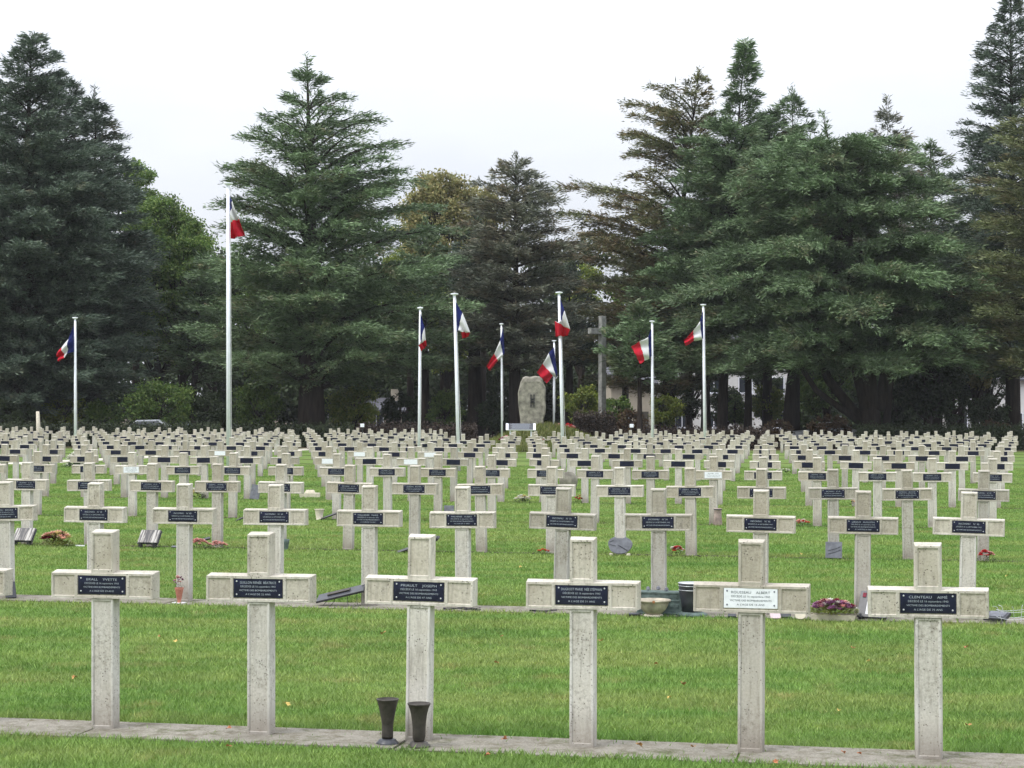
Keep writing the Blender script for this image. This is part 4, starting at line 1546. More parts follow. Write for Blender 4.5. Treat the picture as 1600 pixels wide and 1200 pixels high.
def cedar(name, xbase, z, prof_px, mat, label, seed, nl=90, lean=0.0, trunk_w=0.7, droop=0.25, tuft=1.0, dens=1.0, zlow=None, gap=1.0, multi=None, group='conifers behind the cemetery', up=0.35, vjit=0.10):
    rr = np.random.default_rng(seed)
    r0 = random.Random(seed)
    e = empty(name, (px_x(xbase, z), z, 0), 0, label, 'tree', group)
    s = z / F_PX
    prof = sorted([(px_h(y, z), (xbase - a) * s, (b - xbase) * s) for (y, a, b) in prof_px])
    Htop, hlow = prof[-1][0], prof[0][0]
    xt = (prof[-1][2] - prof[-1][1]) / 2       # where the leader ends
    tm = MB()
    # leader follows the middle of the crown near the top
    tp = []
    for i in range(9):
        u = i / 8
        tp.append(Vector((xt * u ** 1.6 + r0.uniform(-.05, .05) * (0 < i < 8), r0.uniform(-.1, .1) * (0 < i < 8), Htop * u)))
    tw = trunk_w
    tm.tube(tp, [tw * .62, tw * .5, tw * .45, tw * .38, tw * .28, tw * .19, tw * .12, tw * .06, .015], 10)
    if multi:
        for (x1, y1, x2, y2, w) in multi:
            a = Vector(((x1 - xbase) * s, r0.uniform(-.3, .3), px_h(y1, z)))
            b = Vector(((x2 - xbase) * s, r0.uniform(-1.5, .5), px_h(y2, z)))
            m = (a + b) / 2 + Vector(((b - a).x * .12, 0, -abs((b - a).x) * .06))
            tm.tube([a, m, b], [w * .5, w * .42, w * .25], 9)

    def trunk_pt(h):
        u = max(0, min(1, h / Htop)) * 8
        i = min(7, int(u))
        return tp[i].lerp(tp[i + 1], u - i)
    P, D, L = [], [], []
    zl = hlow if zlow is None else px_h(zlow, z)
    tiers = []
    h = zl
    while h < Htop - .4:
        tiers.append(h)
        rL, rR = prof_at(prof, h)
        h += gap * (0.42 + 0.045 * min(abs(rL) + abs(rR), 14)) * r0.uniform(.7, 1.35)
    per = max(7, int(round(nl / len(tiers))))
    for ti, h0 in enumerate(tiers):
        a0 = r0.uniform(0, 6.28)
        n_here = per + r0.randint(-1, 2)
        for j in range(n_here):
            az = a0 + 2 * math.pi * j / n_here + r0.uniform(-.35, .35)
            hh = h0 + r0.uniform(-.3, .3)
            ca, sa = math.cos(az), math.sin(az)
            frac = hh / Htop
            # limb ends a little above its root; the radius is read at the tip height
            rL, rR = prof_at(prof, min(Htop, hh + .6))
            # asymmetric outline, depth radius is the mean of the two
            t_c = tp[0].x + trunk_pt(hh).x
            wR, wL = rR - trunk_pt(hh).x, rL + trunk_pt(hh).x
            wd = (rL + rR) / 2
            R = (wR if ca > 0 else wL) * ca * ca + wd * sa * sa
            R = max(.25, R) * r0.choice([.7, .84, .94, 1.0, 1.02, 1.08, 1.14])
            base = trunk_pt(hh - min(R * up * .8, 3.0) * (0.5 + frac))
            d = Vector((ca, sa, 0))
            rise = min(R * up * .8, 3.0) * (0.5 + frac)
            curve = []
            ns = max(4, int(R / .8))
            bend = r0.uniform(-.12, .12)
            perpv = Vector((-sa, ca, 0))
            for k in range(ns + 1):
                t = k / ns
                q = base + d * (R * t) + perpv * (bend * R * t * t)
                q.z += rise * (1 - (1 - t) ** 1.8) - droop * R * .22 * t ** 3
                curve.append(q)
            if R > 1.2:
                tm.tube(curve, [max(.012, .012 + .017 * R * (1 - k / ns)) for k in range(ns + 1)], 5, caps=False)
            # side sprays
            nsd = max(3, int(R * 4.2 * dens))
            for k in range(nsd):
                t = (k + r0.random()) / nsd
                t = .12 + .88 * t
                i = min(ns - 1, int(t * ns))
                q = curve[i].lerp(curve[i + 1], t * ns - i)
                side = 1 if k % 2 else -1
                ang = r0.uniform(.5, 1.15) * side * (1 - .3 * t)
                sd = Vector((math.cos(az + ang), math.sin(az + ang), 0))
                ls = max(.35, R * .40 * (1 - .55 * t) * r0.uniform(.6, 1.2))
                ls = min(ls, 2.4)
                m = max(3, int(ls * 9 * dens))
                sag = r0.uniform(-.03, .16) * ls * (1 + droop)
                tilt = r0.uniform(-.15, .25)
                for g_ in range(m):
                    v = (g_ + r0.random()) / m
                    c = q + sd * (ls * v)
                    c.z += ls * v * tilt - sag * v * v
                    P.append((c.x, c.y, c.z))
                    D.append((sd.x, sd.y, tilt - sag))
                    L.append(1 - .4 * v)
            if True:       # the tip itself
                for g_ in range(6):
                    t = .75 + .25 * g_ / 6
                    i = min(ns - 1, int(t * ns))
                    q = curve[i].lerp(curve[i + 1], t * ns - i)
                    P.append((q.x, q.y, q.z))
                    D.append((d.x, d.y, .1))
                    L.append(1.0)
    # leader tip
    for k in range(40):
        q = trunk_pt(Htop - r0.random() * 2.2)
        a = r0.uniform(0, 6.28)
        P.append((q.x, q.y, q.z))
        D.append((math.cos(a), math.sin(a), .5))
        L.append(.8)
    P, D, L = np.array(P), np.array(D), np.array(L)
    # each spray point carries a few needle tufts
    K = 5
    P, D, L = np.repeat(P, K, 0), np.repeat(D, K, 0), np.repeat(L, K)
    n = len(P)
    P = P + rr.normal(0, 1, (n, 3)) * np.array([.10, .10, vjit])
    D = D / (np.linalg.norm(D, axis=1)[:, None] + 1e-9)
    D = D + rr.normal(0, 1, (n, 3)) * np.array([.42, .42, .24])
    D[:, 2] += .14
    D /= np.linalg.norm(D, axis=1)[:, None]
    N = rr.normal(0, 1, (n, 3)) * np.array([.55, .55, 1.0])
    LL = tuft * (.22 + .30 * rr.random(n)) * L
    WW = LL * (.07 + .055 * rr.random(n))
    V = kites(P, D, N, LL, WW)
    link('crown', fast_mesh('crown', V.reshape(-1, 3), 4, [MAT_CED[mat]]), e)
    tm.build('trunk', M['bark'], e, smooth=True)
    return len(V)


TOT = 0
G1 = [((140, 144), 0)]
T = dict
specs = [
    ('cedar_tree', 30, 112, [(52, 30, 62), (75, 15, 92), (110, -5, 98), (150, -30, 115), (200, -60, 150), (300, -100, 185), (400, -110, 212), (500, -110, 205), (590, -90, 200), (640, -60, 120)], 'blue',
     'huge dark blue-green cedar filling the left photo edge', T(seed=1, nl=260, trunk_w=1.3, dens=1.15, zlow=620, gap=1.0)),
    ('cedar_tree', 150, 117, [(138, 138, 150), (160, 125, 165), (200, 112, 182), (240, 100, 195), (300, 90, 215), (400, 80, 235), (500, 90, 235), (600, 110, 230)], 'blue',
     'dark blue-green cedar with a blunt tip right of the huge left cedar', T(seed=2, nl=190, dens=1.15, trunk_w=.8, zlow=580)),
    ('cedar_tree', 95, 120, [(118, 88, 112), (140, 66, 130), (165, 50, 160), (200, 35, 185), (260, 20, 205), (340, 10, 225), (430, 10, 240), (520, 20, 240)], 'blue',
     'dark cedar filling the gap between the two left cedars', T(seed=21, nl=150, trunk_w=.7, zlow=500)),
    ('cedar_tree', 1200, 119, [(168, 1190, 1215), (185, 1150, 1260), (215, 1120, 1290), (280, 1085, 1310), (360, 1060, 1320), (450, 1060, 1310)], 'green',
     'wide bluish-green cedar crown joining the pointed cedar to the domed cedar', T(seed=22, nl=150, trunk_w=.6, zlow=440, dens=1.1)),
    ('cedar_tree', 487, 110, [(88, 474, 480), (110, 452, 505), (140, 445, 545), (165, 415, 590), (205, 385, 632), (225, 360, 640), (265, 362, 640), (300, 358, 650), (340, 345, 690), (400, 325, 700), (470, 320, 725), (530, 318, 730), (575, 340, 700), (610, 400, 650)], 'green',
     'big open green cedar with spreading limbs between the tallest flagpole and centre', T(seed=3, nl=170, trunk_w=1.45, zlow=555, up=.46, gap=1.35, dens=.9)),
    ('cedar_tree', 805, 116, [(236, 790, 820), (258, 752, 850), (300, 728, 880), (350, 715, 893), (400, 705, 900), (480, 700, 912), (540, 725, 905), (590, 760, 880)], 'grey',
     'grey-brown cedar behind the standing stone with a feathery flat top', T(seed=4, nl=150, trunk_w=.75, zlow=560, gap=1.1, up=.25)),
    ('cedar_tree', 742, 121, [(330, 738, 746), (370, 710, 770), (420, 690, 800), (500, 680, 810), (560, 690, 800)], 'blue',
     'bluish cedar on a thick bare trunk left of the standing stone', T(seed=5, nl=80, trunk_w=1.0, zlow=530)),
    ('cedar_tree', 1043, 121, [(108, 1085, 1098), (118, 1005, 1105), (150, 985, 1098), (185, 945, 1100), (225, 955, 1105), (262, 905, 1110), (315, 882, 1115), (380, 880, 1150), (460, 875, 1150), (540, 890, 1135), (600, 930, 1110)], 'brown',
     'dark layered cedar with a flat two-headed brownish top right of centre', T(seed=6, nl=125, trunk_w=.85, zlow=590, gap=1.7, up=.42)),
    ('cedar_tree', 1128, 117, [(60, 1163, 1167), (82, 1155, 1174), (98, 1142, 1190), (110, 1156, 1175), (130, 1128, 1188), (142, 1148, 1180), (172, 1105, 1215), (195, 1080, 1250), (220, 1065, 1265), (300, 1040, 1265), (400, 1005, 1260), (500, 1010, 1240), (590, 1050, 1210)], 'green',
     'cedar with a thin pointed top just right of the two-headed cedar', T(seed=7, nl=210, trunk_w=.6, zlow=560, dens=1.15, gap=.9)),
    ('cedar_tree', 1362, 108, [(174, 1225, 1345), (184, 1180, 1395), (205, 1165, 1415), (235, 1140, 1445), (290, 1120, 1470), (345, 1090, 1500), (400, 1078, 1530), (450, 1095, 1540), (505, 1110, 1530), (560, 1135, 1505), (600, 1190, 1470)], 'green',
     'broad domed cedar with several leaning stems right of the flagpoles', T(seed=8, nl=210, trunk_w=1.15, zlow=540, droop=.9, gap=1.4, up=.3, multi=[(1345, 655, 1265, 520, .62), (1345, 660, 1228, 545, .4), (1372, 640, 1400, 470, .7), (1352, 640, 1320, 480, .6), (1385, 660, 1394, 500, .45)])),
    ('cedar_tree', 1395, 124, [(150, 1380, 1390), (190, 1355, 1415), (240, 1320, 1440), (320, 1300, 1470), (420, 1300, 1480)], 'grey',
     'thin-topped cedar rising behind the broad domed cedar', T(seed=9, nl=46, trunk_w=.3, zlow=420, dens=.6, gap=1.5)),
    ('cedar_tree', 1238, 123, [(132, 1234, 1240), (160, 1208, 1262), (200, 1185, 1285), (280, 1165, 1310), (380, 1160, 1310), (480, 1180, 1300)], 'green',
     'narrow cedar top between the pointed cedar and the broad domed cedar', T(seed=10, nl=60, trunk_w=.5, zlow=460, dens=.7, gap=1.3)),
    ('cedar_tree', 1462, 126, [(215, 1448, 1458), (240, 1415, 1495), (300, 1395, 1530), (400, 1385, 1540), (500, 1390, 1540), (600, 1400, 1530)], 'green',
     'round-topped conifer between the domed cedar and the tall right cedar', T(seed=11, nl=170, dens=1.15, trunk_w=.8, zlow=580)),
    ('cedar_tree', 1582, 119, [(-35, 1579, 1583), (10, 1560, 1602), (55, 1532, 1625), (110, 1525, 1640), (170, 1508, 1660), (245, 1490, 1680), (330, 1488, 1700), (450, 1470, 1710), (560, 1480, 1700), (610, 1510, 1670)], 'blue',
     'very tall narrow dark conifer cut by the top right corner', T(seed=12, nl=200, trunk_w=.9, zlow=560, gap=.85)),
    ('cedar_tree', 1650, 104, [(110, 1630, 1680), (150, 1590, 1700), (190, 1550, 1720), (260, 1530, 1760), (400, 1520, 1780), (520, 1515, 1780), (600, 1550, 1740)], 'olive',
     'olive-green cedar overlapping the right photo edge', T(seed=13, nl=150, trunk_w=.9, zlow=560, gap=1.0)),
    ('cedar_tree', 1103, 120, [(380, 1100, 1106), (420, 1060, 1140), (480, 1040, 1160), (530, 1050, 1150)], 'green',
     'conifer with a straight dark trunk behind the rightmost flagpole', T(seed=14, nl=45, trunk_w=.62, zlow=490)),
    ('cedar_tree', 1168, 118, [(400, 1165, 1171), (440, 1130, 1210), (500, 1120, 1220), (545, 1130, 1210)], 'green',
     'conifer with a slim dark trunk right of the rightmost flagpole', T(seed=15, nl=45, trunk_w=.5, zlow=510)),
    ('cedar_tree', 1236, 114, [(430, 1250, 1260), (470, 1190, 1300), (520, 1170, 1310), (560, 1190, 1290)], 'green',
     'conifer with a thick leaning dark trunk left of the broad domed cedar', T(seed=16, nl=50, trunk_w=1.05, zlow=520)),
    ('cedar_tree', 664, 122, [(340, 660, 668), (380, 630, 700), (450, 610, 720), (540, 610, 720), (590, 630, 700)], 'green',
     'dark conifer with a slim curved trunk behind the left central flagpoles', T(seed=17, nl=70, trunk_w=.55, zlow=560)),
    ('cedar_tree', 1000, 104.3, [(468, 996, 1000), (492, 942, 1035), (530, 940, 1045), (545, 965, 1055), (605, 960, 1050)], 'green',
     'small dark conifer on a thin bare trunk right of the tall stone cross', T(seed=18, nl=48, trunk_w=.30, zlow=585, gap=.7, up=.2)),
    ('cedar_tree', 890, 124, [(410, 888, 892), (450, 860, 930), (520, 840, 950), (580, 850, 950)], 'blue',
     'dark conifer between the standing stone and the tall stone cross', T(seed=19, nl=60, trunk_w=.6, zlow=560)),
    ('cedar_tree', 300, 124, [(400, 316, 324), (430, 290, 350), (490, 270, 365), (560, 260, 375), (600, 270, 360)], 'green',
     'dark conifer left of the tallest flagpole, below the leafy green tree', T(seed=20, nl=90, trunk_w=.5, zlow=580)),
]
for (nm, xb, z, prof, mt, lab, kw) in specs:
    TOT += cedar(nm, xb, z, prof, mt, lab, **kw)
print('cedar cards', TOT)

# broadleaf trees and shrubs: clumps of leaves on a branching frame
GRN = [(0.065, 0.125, 0.028), (0.100, 0.178, 0.038), (0.150, 0.235, 0.052), (0.23, 0.30, 0.08)]
GLD = [(0.14, 0.155, 0.055), (0.22, 0.22, 0.08), (0.31, 0.29, 0.12), (0.40, 0.33, 0.15)]
YGR = [(0.13, 0.20, 0.035), (0.16, 0.22, 0.035), (0.25, 0.30, 0.05), (0.32, 0.34, 0.08)]
DRK = [(0.022, 0.038, 0.014), (0.035, 0.055, 0.02), (0.05, 0.075, 0.028), (0.08, 0.10, 0.05)]
RUS = [(0.06, 0.042, 0.026), (0.10, 0.064, 0.038), (0.145, 0.088, 0.052), (0.15, 0.125, 0.06)]
MAT_BL = {k: mat_leaf('leaf_' + k, c, .3, .6, nscale=.45) for k, c in
          dict(green=GRN, gold=GLD, bright=YGR, dark=DRK, rust=RUS).items()}


def broadleaf(name, x, z, ytop, ybot, half, mat, label, seed, n=22000, clumps=26, leaf=.15, trunk=.3, cat='tree', group='leafy trees behind the conifers', depth=None, hollow=.0, yc=None, bark='bark'):
    rr = np.random.default_rng(seed)
    r0 = random.Random(seed)
    s = z / F_PX
    e = empty(name, (px_x(x, z), z, 0), 0, label, cat, group)
    H, hb = px_h(ytop, z), max(.05, px_h(ybot, z))
    rx = half * s
    ry = (depth or half) * s
    cz, rz = (H + hb) / 2, (H - hb) / 2
    tm = MB()
    top = cz + rz * .3
    tm.tube([(0, 0, 0), (r0.uniform(-.1, .1) * rx, 0, top * .5), (r0.uniform(-.15, .15) * rx, 0, top)], [trunk, trunk * .7, trunk * .25], 8)
    Ps, Ns = [], []
    cl = []
    for i in range(int(clumps * 3.5)):
        while True:
            v = np.array([r0.uniform(-1, 1), r0.uniform(-1, 1), r0.uniform(-1, 1)])
            q = np.linalg.norm(v)
            if .35 < q <= 1:
                break
        v = v / q * (q ** .5) * .82
        c = np.array([v[0] * rx, v[1] * ry, cz + v[2] * rz])
        cr_ = r0.uniform(.09, .22) * min(rx, rz * 1.3)
        cl.append((c, cr_))
        if i % 2 == 0:
            a = Vector((0, 0, max(hb * .8, min(c[2] * .6, top))))
            b = Vector(c)
            tm.tube([a, (a + b) / 2 + Vector((0, 0, -.05 * rz)), b], [trunk * .4, trunk * .25, .02], 5, caps=False)
    tot = sum(c[1] ** 2 for c in cl)
    for c, cr_ in cl:
        m = int(n * cr_ ** 2 / tot)
        d = rr.normal(0, 1, (m, 3))
        d /= np.linalg.norm(d, axis=1)[:, None]
        rad = cr_ * (0.1 + 1.5 * rr.random(m))
        p = c + d * rad[:, None] * np.array([1.15, 1.15, .8])
        Ps.append(p)
        Ns.append(d)
    P = np.concatenate(Ps)
    Nn = np.concatenate(Ns)
    P = P[P[:, 2] > .05]
    Nn = Nn[:len(P)]
    m = len(P)
    D = rr.normal(0, 1, (m, 3))
    D[:, 2] -= .35
    D /= np.linalg.norm(D, axis=1)[:, None]
    N = rr.normal(0, .8, (m, 3)) + np.array([0, 0, .8])
    LL = leaf * (.7 + .8 * rr.random(m))
    V = kites(P, D, N, LL, LL * .36)
    nm = 'crown' if cat == 'tree' else 'foliage'
    link(nm, fast_mesh(nm, V.reshape(-1, 3), 4, [MAT_BL[mat]]), e)
    tm.build('trunk' if cat == 'tree' else 'stem', M[bark], e, smooth=True)
    return e


BT = 'broadleaf_tree'
broadleaf(BT, 212, 130, 220, 520, 48, 'green', 'leafy green tree top peeking out beside the blunt-tipped left cedar', 101, 26000, 30)
broadleaf(BT, 286, 126, 318, 600, 66, 'green', 'leafy green tree nearest the tallest flagpole, lower than its neighbour', 122, 36000, 34)
broadleaf(BT, 250, 127, 280, 600, 74, 'green', 'rounded leafy green tree left of the tallest flagpole', 102, 42000, 40)
broadleaf(BT, 330, 134, 375, 620, 55, 'dark', 'dark leafy tree behind the tallest flagpole', 103, 24000, 26)
broadleaf(BT, 690, 134, 245, 470, 72, 'gold', 'golden autumn tree behind the big open green cedar', 104, 26000, 30, leaf=.17)
broadleaf(BT, 752, 137, 262, 500, 50, 'gold', 'brownish autumn tree behind the grey-brown cedar top', 105, 20000, 24, leaf=.17)
broadleaf(BT, 640, 136, 290, 560, 50, 'bright', 'yellow-green tree seen through the big open green cedar', 106, 18000, 22)
broadleaf(BT, 700, 128, 430, 600, 45, 'bright', 'yellow-leaved small tree behind the leaning central pole', 107, 9000, 16)
broadleaf(BT, 560, 130, 400, 590, 80, 'green', 'leafy green tree behind the lower limbs of the big open cedar', 108, 22000, 26)
broadleaf(BT, 420, 130, 420, 620, 70, 'green', 'leafy green tree right of the tallest flagpole', 109, 22000, 26)
broadleaf(BT, 905, 132, 400, 560, 45, 'bright', 'pale green tree seen between the standing stone and stone cross', 110, 10000, 16)
broadleaf(BT, 975, 134, 430, 590, 45, 'green', 'leafy tree behind the tall stone cross', 111, 12000, 18)
broadleaf(BT, 1450, 111, 440, 668, 62, 'dark', 'dense nearly black evergreen right of the broad domed cedar', 112, 36000, 30)
broadleaf(BT, 60, 120, 470, 668, 90, 'dark', 'dense dark evergreen low behind the leftmost flagpole', 113, 36000, 30)
broadleaf(BT, 1525, 124, 530, 610, 32, 'gold', 'small orange autumn tree under the tall right conifer', 114, 5000, 12)
broadleaf(BT, 1500, 128, 500, 640, 40, 'green', 'small green tree under the conifers at the right', 115, 9000, 16)
broadleaf(BT, 1290, 128, 470, 640, 70, 'green', 'leafy green tree seen between the stems of the domed cedar', 116, 20000, 24)
broadleaf(BT, 1078, 132, 520, 668, 44, 'dark', 'sparse small tree in front of the pale house', 117, 9500, 16, leaf=.14)
broadleaf(BT, 1130, 130, 600, 665, 34, 'dark', 'sparse low tree between two dark trunks', 118, 6500, 12, leaf=.13)
broadleaf(BT, 1195, 131, 560, 665, 30, 'dark', 'sparse low tree hiding the right end of the white house', 119, 6500, 12, leaf=.13)
broadleaf(BT, 1545, 126, 560, 668, 46, 'dark', 'sparse low tree in front of the white low house at the right', 120, 8500, 14, leaf=.13)
broadleaf(BT, 1490, 124, 590, 668, 30, 'dark', 'sparse low tree left of the low white house', 121, 5000, 12, leaf=.13)

SH = 'leafy_shrub'
GS = 'shrubs under the trees'
for (x, yt, yb, hf, mt, lab, sd, z) in [
        (100, 598, 668, 36, 'bright', 'bright green shrub left of the leftmost flagpole', 201, 112),
        (165, 622, 672, 34, 'green', 'green shrub right of the leftmost flagpole', 202, 112),
        (252, 590, 665, 62, 'green', 'wide mid-green shrub between the two left flagpoles', 203, 110),
        (330, 612, 668, 34, 'dark', 'dark shrub left of the tallest flagpole foot', 204, 110),
        (402, 590, 668, 44, 'green', 'green shrub right of the tallest flagpole foot', 205, 112),
        (556, 600, 660, 48, 'bright', 'bright green bush right of the big cedar trunk', 206, 113),
        (625, 610, 668, 30, 'dark', 'dark shrub left of the limp flag pole', 207, 115),
        (695, 605, 668, 34, 'green', 'green shrub between the limp flag pole and the leaning pole', 208, 116),
        (770, 615, 668, 26, 'dark', 'dark shrub left of the standing stone', 209, 116),
        (912, 600, 655, 38, 'bright', 'bright green bush left of the tall stone cross', 210, 112),
        (965, 615, 655, 24, 'green', 'green bush right of the tall stone cross', 211, 110),
        (1040, 612, 660, 30, 'bright', 'yellow-green bush beside the pole right of the stone cross', 212, 116),
        (1150, 612, 655, 22, 'green', 'green bush between the two slim dark trunks', 213, 122),
        (1200, 595, 655, 36, 'bright', 'bright green bush left of the leaning thick trunk', 214, 120),
        (1275, 590, 640, 28, 'green', 'green bush right of the leaning thick trunk', 215, 124),
        (1400, 600, 668, 30, 'dark', 'dark shrub right of the domed cedar stems', 216, 113),
        (1545, 610, 668, 36, 'dark', 'dark shrub left of the right edge trunk', 217, 118),
        (20, 620, 672, 40, 'dark', 'dark shrub at the left photo edge', 218, 108)]:
    broadleaf(SH, x, z, yt, yb + 12, hf, mt, lab, sd, int(hf * 150), 14, leaf=.13, trunk=.06, cat='shrub', group=GS)
for (x, yt, hf, lab, sd) in [(1295, 645, 38, 'wide rust-brown bush at the foot of the domed cedar', 301), (1215, 655, 26, 'rust-brown bush left of the leaning thick trunk', 302),
                             (985, 640, 30, 'brown autumn bush right of the tall stone cross', 303), (1555, 655, 38, 'olive-brown bush near the right photo edge', 304)]:
    broadleaf('rusty_shrub', x, 106, yt, 690, hf, 'rust', lab, sd, int(hf * 120), 10, leaf=.12, trunk=.04, cat='shrub', group='rust-brown shrubs behind the field')

# brown clipped hedge blocks at the foot of the tall cross and beside the left pole group
def hedge(x0, x1, ytop, z, lab, sd, mt='rust', cutr=0.0):
    s = z / F_PX
    H = px_h(ytop, z)
    w = (x1 - x0) * s
    e = empty('hedge', (px_x((x0 + x1) / 2, z), z, 0), 0, lab, 'hedge')
    rr = np.random.default_rng(sd)
    n = int(2600 * w)
    P = rr.random((n, 3)) * np.array([w, 1.4, H]) - np.array([w / 2, .7, 0])
    f = rr.random(n)
    P[f < .35, 1] = -.7 + rr.normal(0, .04, (f < .35).sum())
    P[f > .7, 2] = H + rr.normal(-.08, .17, (f > .7).sum())
    if cutr:
        P = P[P[:, 0] < w / 2 - cutr * P[:, 2] / H]
    m = len(P)
    D = rr.normal(0, 1, (m, 3))
    D /= np.linalg.norm(D, axis=1)[:, None]
    V = kites(P, D, rr.normal(0, 1, (m, 3)), .09 + .07 * rr.random(m), .03 + .02 * rr.random(m))
    link('foliage', fast_mesh('foliage', V.reshape(-1, 3), 4, [mt]), e)
    b = MB()
    b.box((-.1 * bool(cutr), 0, H * .44), (w * .86 - cutr, 1.1, H * .86))
    b.build('branches', M['bark'], e)


HB = mat_leaf('hedge_brown', [(0.028, 0.021, 0.017), (0.048, 0.034, 0.026), (0.070, 0.050, 0.036)], .1)
HG = mat_leaf('hedge_dark', [(0.02, 0.03, 0.015), (0.035, 0.05, 0.02), (0.05, 0.06, 0.03)], .1)
hedge(896, 974, 651, 102, 'dark purple-brown clipped hedge at the foot of the tall stone cross', 1, HB, .5)
hedge(560, 745, 670, 103, 'low dark brown hedge left of the mound', 2, HB)
hedge(-40, 345, 671, 104, 'long low dark hedge behind the left rows of crosses', 3, HG)
hedge(366, 552, 671, 105, 'low dark hedge under the big open green cedar', 4, HG)
hedge(1340, 1600, 669, 103, 'long low dark hedge behind the right rows of crosses', 5, HG)
hedge(1002, 1205, 674, 104, 'low brown hedge behind the rows of crosses right of the stone cross', 6, HB)

# wood closing the view far behind: one mass
def wood():
    rr = np.random.default_rng(77)
    Ps = []
    for (x0, x1, yt, yb, z, m) in [(-150, 560, 360, 700, 160, 70), (540, 960, 330, 700, 158, 46), (940, 1060, 380, 640, 160, 14), (1020, 1480, 330, 535, 158, 44), (1210, 1480, 520, 640, 158, 16), (1460, 1760, 300, 600, 158, 34), (1590, 1760, 560, 700, 158, 10), (-150, 560, 520, 690, 154, 70), (560, 1040, 520, 690, 154, 50), (1225, 1475, 540, 690, 154, 26)]:
        s = z / F_PX
        for k in range(m):
            cx_ = px_x(rr.uniform(x0, x1), z)
            cz_ = rr.uniform(px_h(yb, z), px_h(yt + 40, z))
            cr_ = rr.uniform(1.3, 2.6)
            q = 620
            d = rr.normal(0, 1, (q, 3))
            d /= np.linalg.norm(d, axis=1)[:, None]
            Ps.append(np.array([cx_, z + rr.uniform(-4, 4), cz_]) + d * (cr_ * (.4 + .6 * rr.random(q) ** .5))[:, None] * np.array([1.2, 1.2, .85]))
    P = np.concatenate(Ps)
    P = P[P[:, 2] > .1]
    m = len(P)
    D = rr.normal(0, 1, (m, 3))
    D /= np.linalg.norm(D, axis=1)[:, None]
    L_ = .26 + .2 * rr.random(m)
    V = kites(P, D, rr.normal(0, 1, (m, 3)), L_, L_ * .38)
    tag(link('distant_wood', fast_mesh('distant_wood', V.reshape(-1, 3), 4, [MAT_BL['dark']])), 'dark wood closing the view behind all the trees', 'wood', kind='stuff')


wood()


# ------------------------------------------------------------------ houses and cars glimpsed behind the trunks
def house(x0, x1, yeave, yridge, z, mat, lab, nwin, sd):
    s = z / F_PX
    w, H, Hr = (x1 - x0) * s, px_h(yeave, z), px_h(yridge, z)
    e = empty('house', (px_x((x0 + x1) / 2, z), z, 0), R_(4), lab, 'house', 'pale houses behind the trees')
    dep = 8.0
    mb = MB()
    mb.box((0, dep / 2, H / 2), (w, dep, H))
    mb.add([(-w / 2, 0, H), (-w / 2, dep, H), (-w / 2, dep / 2, Hr), (w / 2, 0, H), (w / 2, dep, H), (w / 2, dep / 2, Hr)], [(0, 2, 1), (3, 4, 5)])
    mb.build('wall', mat, e)
    mb = MB()
    o = .4
    for sgn in (0, 1):
        ya, yb_ = (-o, dep / 2) if sgn == 0 else (dep + o, dep / 2)
        za = H - .15
        vs = [(-w / 2 - o, ya, za), (w / 2 + o, ya, za), (w / 2 + o, yb_, Hr + .05), (-w / 2 - o, yb_, Hr + .05)]
        mb.add(vs + [(a, b, c + .14) for a, b, c in vs], [(0, 1, 2, 3), (4, 7, 6, 5), (0, 4, 5, 1), (1, 5, 6, 2), (2, 6, 7, 3), (3, 7, 4, 0)])
    rf = mb.build('roof', M['roof'], e)
    mb = MB()
    mb.box((w * .3, dep * .4, Hr + .2), (.6, .5, 1.3))
    mb.build('chimney', M['beige_wall'], rf)
    fl = max(1, int(H // 2.7))
    for f in range(fl):
        for k in range(nwin):
            cx_ = -w / 2 + w * (k + .5) / nwin
            wz = 1.5 + f * 2.7
            if k == nwin // 2 and f == 0:
                mb = MB()
                mb.box((cx_, -.03, 1.05), (.95, .08, 2.1))
                d = mb.build('door', M['bark_grey'], e)
                h = MB()
                h.lathe([(.03, 0), (.03, .05), (0, .06)], 8, M=Matrix.Translation((cx_ + .35, -.08, 1.0)) @ Matrix.Rotation(R_(90), 4, 'X'))
                h.build('handle', M['silver'], d)
                continue
            mb = MB()
            mb.box((cx_, -.02, wz), (1.1, .06, 1.25))
            wn = mb.build('window', M['glass'], e)
            fr = MB()
            for q in (-1, 0, 1):
                fr.box((cx_ + q * .53, -.07, wz), (.06, .05, 1.25))
            for q in (-1, 1):
                fr.box((cx_, -.072, wz + q * .6), (1.12, .05, .06))
            fr.box((cx_, -.12, wz - .68), (1.3, .18, .07))
            fr.build('frame', M['white'], wn)


house(1040, 1240, 548, 500, 150, M['pale_wall'], 'white house glimpsed between the dark trunks right of the flagpoles', 4, 1)
house(1478, 1610, 590, 566, 150, M['pale_wall'], 'white low house glimpsed at the right beneath the conifers', 3, 2)
house(955, 1020, 598, 575, 146, M['beige_wall'], 'beige house glimpsed right of the tall stone cross', 2, 3)
house(575, 628, 642, 626, 146, M['beige_wall'], 'small grey house glimpsed behind the limp flag pole', 2, 4)


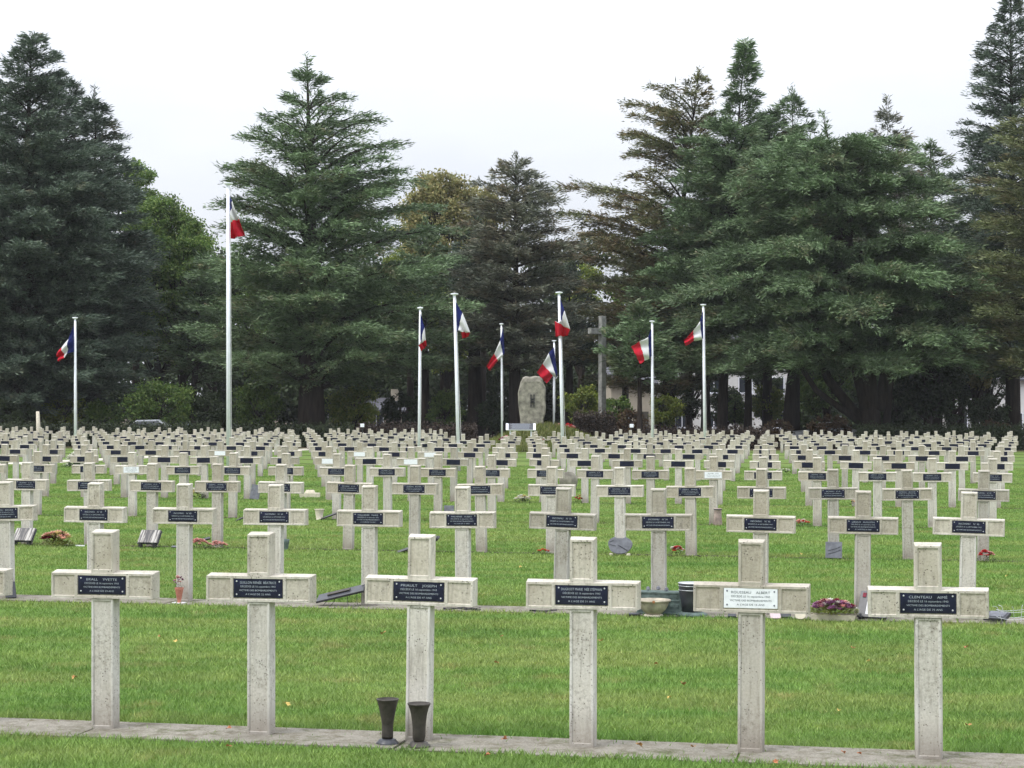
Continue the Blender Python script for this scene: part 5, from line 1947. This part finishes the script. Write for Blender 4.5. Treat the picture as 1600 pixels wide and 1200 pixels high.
def car(x, z, paint, lab, yaw, L=4.2):
    e = empty('parked_car', (px_x(x, z), z, 0), yaw, lab, 'car', 'cars parked behind the trees')
    mb = MB()
    prof = [(-L / 2, .35), (-L / 2, .75), (-L * .47, .9), (-L * .22, .98), (-L * .10, 1.42), (L * .20, 1.46), (L * .36, 1.02), (L * .48, .92), (L / 2, .7), (L / 2, .35)]
    n = len(prof)
    for hw in (.85,):
        vs = [(a, -hw + (.12 if b > 1.1 else 0), b) for a, b in prof] + [(a, hw - (.12 if b > 1.1 else 0), b) for a, b in prof]
        fs = [tuple(range(n)), tuple(range(n, 2 * n))[::-1]] + [(i, i + n, (i + 1) % n + n, (i + 1) % n) for i in range(n)]
        mb.add(vs, fs)
    mb.build('body', paint, e, bevel=.04)
    for sy in (-1, 1):
        mb = MB()
        y = sy * .80
        vs = [(-L * .19, y, 1.02), (L * .31, y, 1.05), (L * .19, y * .93, 1.37), (-L * .09, y * .93, 1.35)]
        mb.add(vs + [(a, b + sy * .04, c) for a, b, c in vs], [(0, 1, 2, 3), (4, 7, 6, 5), (0, 4, 5, 1), (1, 5, 6, 2), (2, 6, 7, 3), (3, 7, 4, 0)])
        mb.build('window', M['glass'], e)
    for sx in (-1, 1):
        for sy in (-1, 1):
            mb = MB()
            m4 = Matrix.Translation((sx * L * .31, sy * .78, .32)) @ Matrix.Rotation(R_(90), 4, 'X')
            mb.lathe([(.0, -.1), (.30, -.1), (.32, -.06), (.32, .06), (.30, .1), (0, .1)], 18, M=m4)
            w_ = mb.build('wheel', M['black'], e)
            r_ = MB()
            r_.lathe([(.0, -.115), (.18, -.11), (.18, .11), (.0, .115)], 12, M=m4)
            r_.build('rim', M['silver'], w_)
        mb = MB()
        mb.box((-L * .485, sx * .6, .72), (.08, .3, .12))
        mb.build('headlight', M['silver'], e)


car(228, 109, mat_plain('dull_white_paint', (0.42, 0.44, 0.46), .3, .05, 5, .5), 'dull white car seen low over the crosses between the two left flagpoles', R_(2))
car(262, 113, mat_plain('pale_blue_paint', (0.45, 0.52, 0.58), .25, .05, 5, .5), 'pale blue car right of the dull white car at the left', R_(4))
car(1292, 112, mat_plain('silver_paint', (0.5, 0.51, 0.53), .3, .05, 5, .5, .3), 'silver car behind the rust-brown bush', R_(-3))

for (x, z, yt, lab) in [(566.5, 93, 663, 'small white sign box on a post left of the central poles'), (987, 93, 662, 'small white sign box on a post right of the hedge')]:
    e = empty('marker_sign', (px_x(x, z), z, 0), 0, lab, 'sign', 'small white signs behind the crosses')
    H = px_h(yt, z)
    mb = MB()
    mb.box((0, 0, H / 2 - .1), (.06, .06, H - .2))
    mb.build('post', M['black'], e)
    mb = MB()
    mb.box((0, -.05, H - .1), (.19, .06, .17))
    mb.build('panel', M['white'], e, bevel=.006)
p = px_x(60, 103)
mb = MB()
mb.tube([(0, 0, 0), (.02, 0, .9), (-.03, 0, px_h(646, 103))], [.16, .12, .09], 9)
tag(mb.build('birch_stump', M['cream'], loc=(p, 103, 0), smooth=True), 'pale narrow tree stump behind the crosses near the left edge', 'stump')

# ------------------------------------------------------------------ damp air
hm = bpy.data.materials.new('haze')
hm.use_nodes = True
hm.node_tree.nodes.clear()
ho = hm.node_tree.nodes.new('ShaderNodeOutputMaterial')
hv = hm.node_tree.nodes.new('ShaderNodeVolumePrincipled')
hv.inputs['Color'].default_value = (0.93, 0.96, 1.0, 1)
hv.inputs['Density'].default_value = 0.00015
hm.node_tree.links.new(hv.outputs[0], ho.inputs['Volume'])
mb = MB()
mb.box((0, 760, 17.5), (1840, 1670, 37.0))
tag(mb.build('haze', hm), kind='stuff')
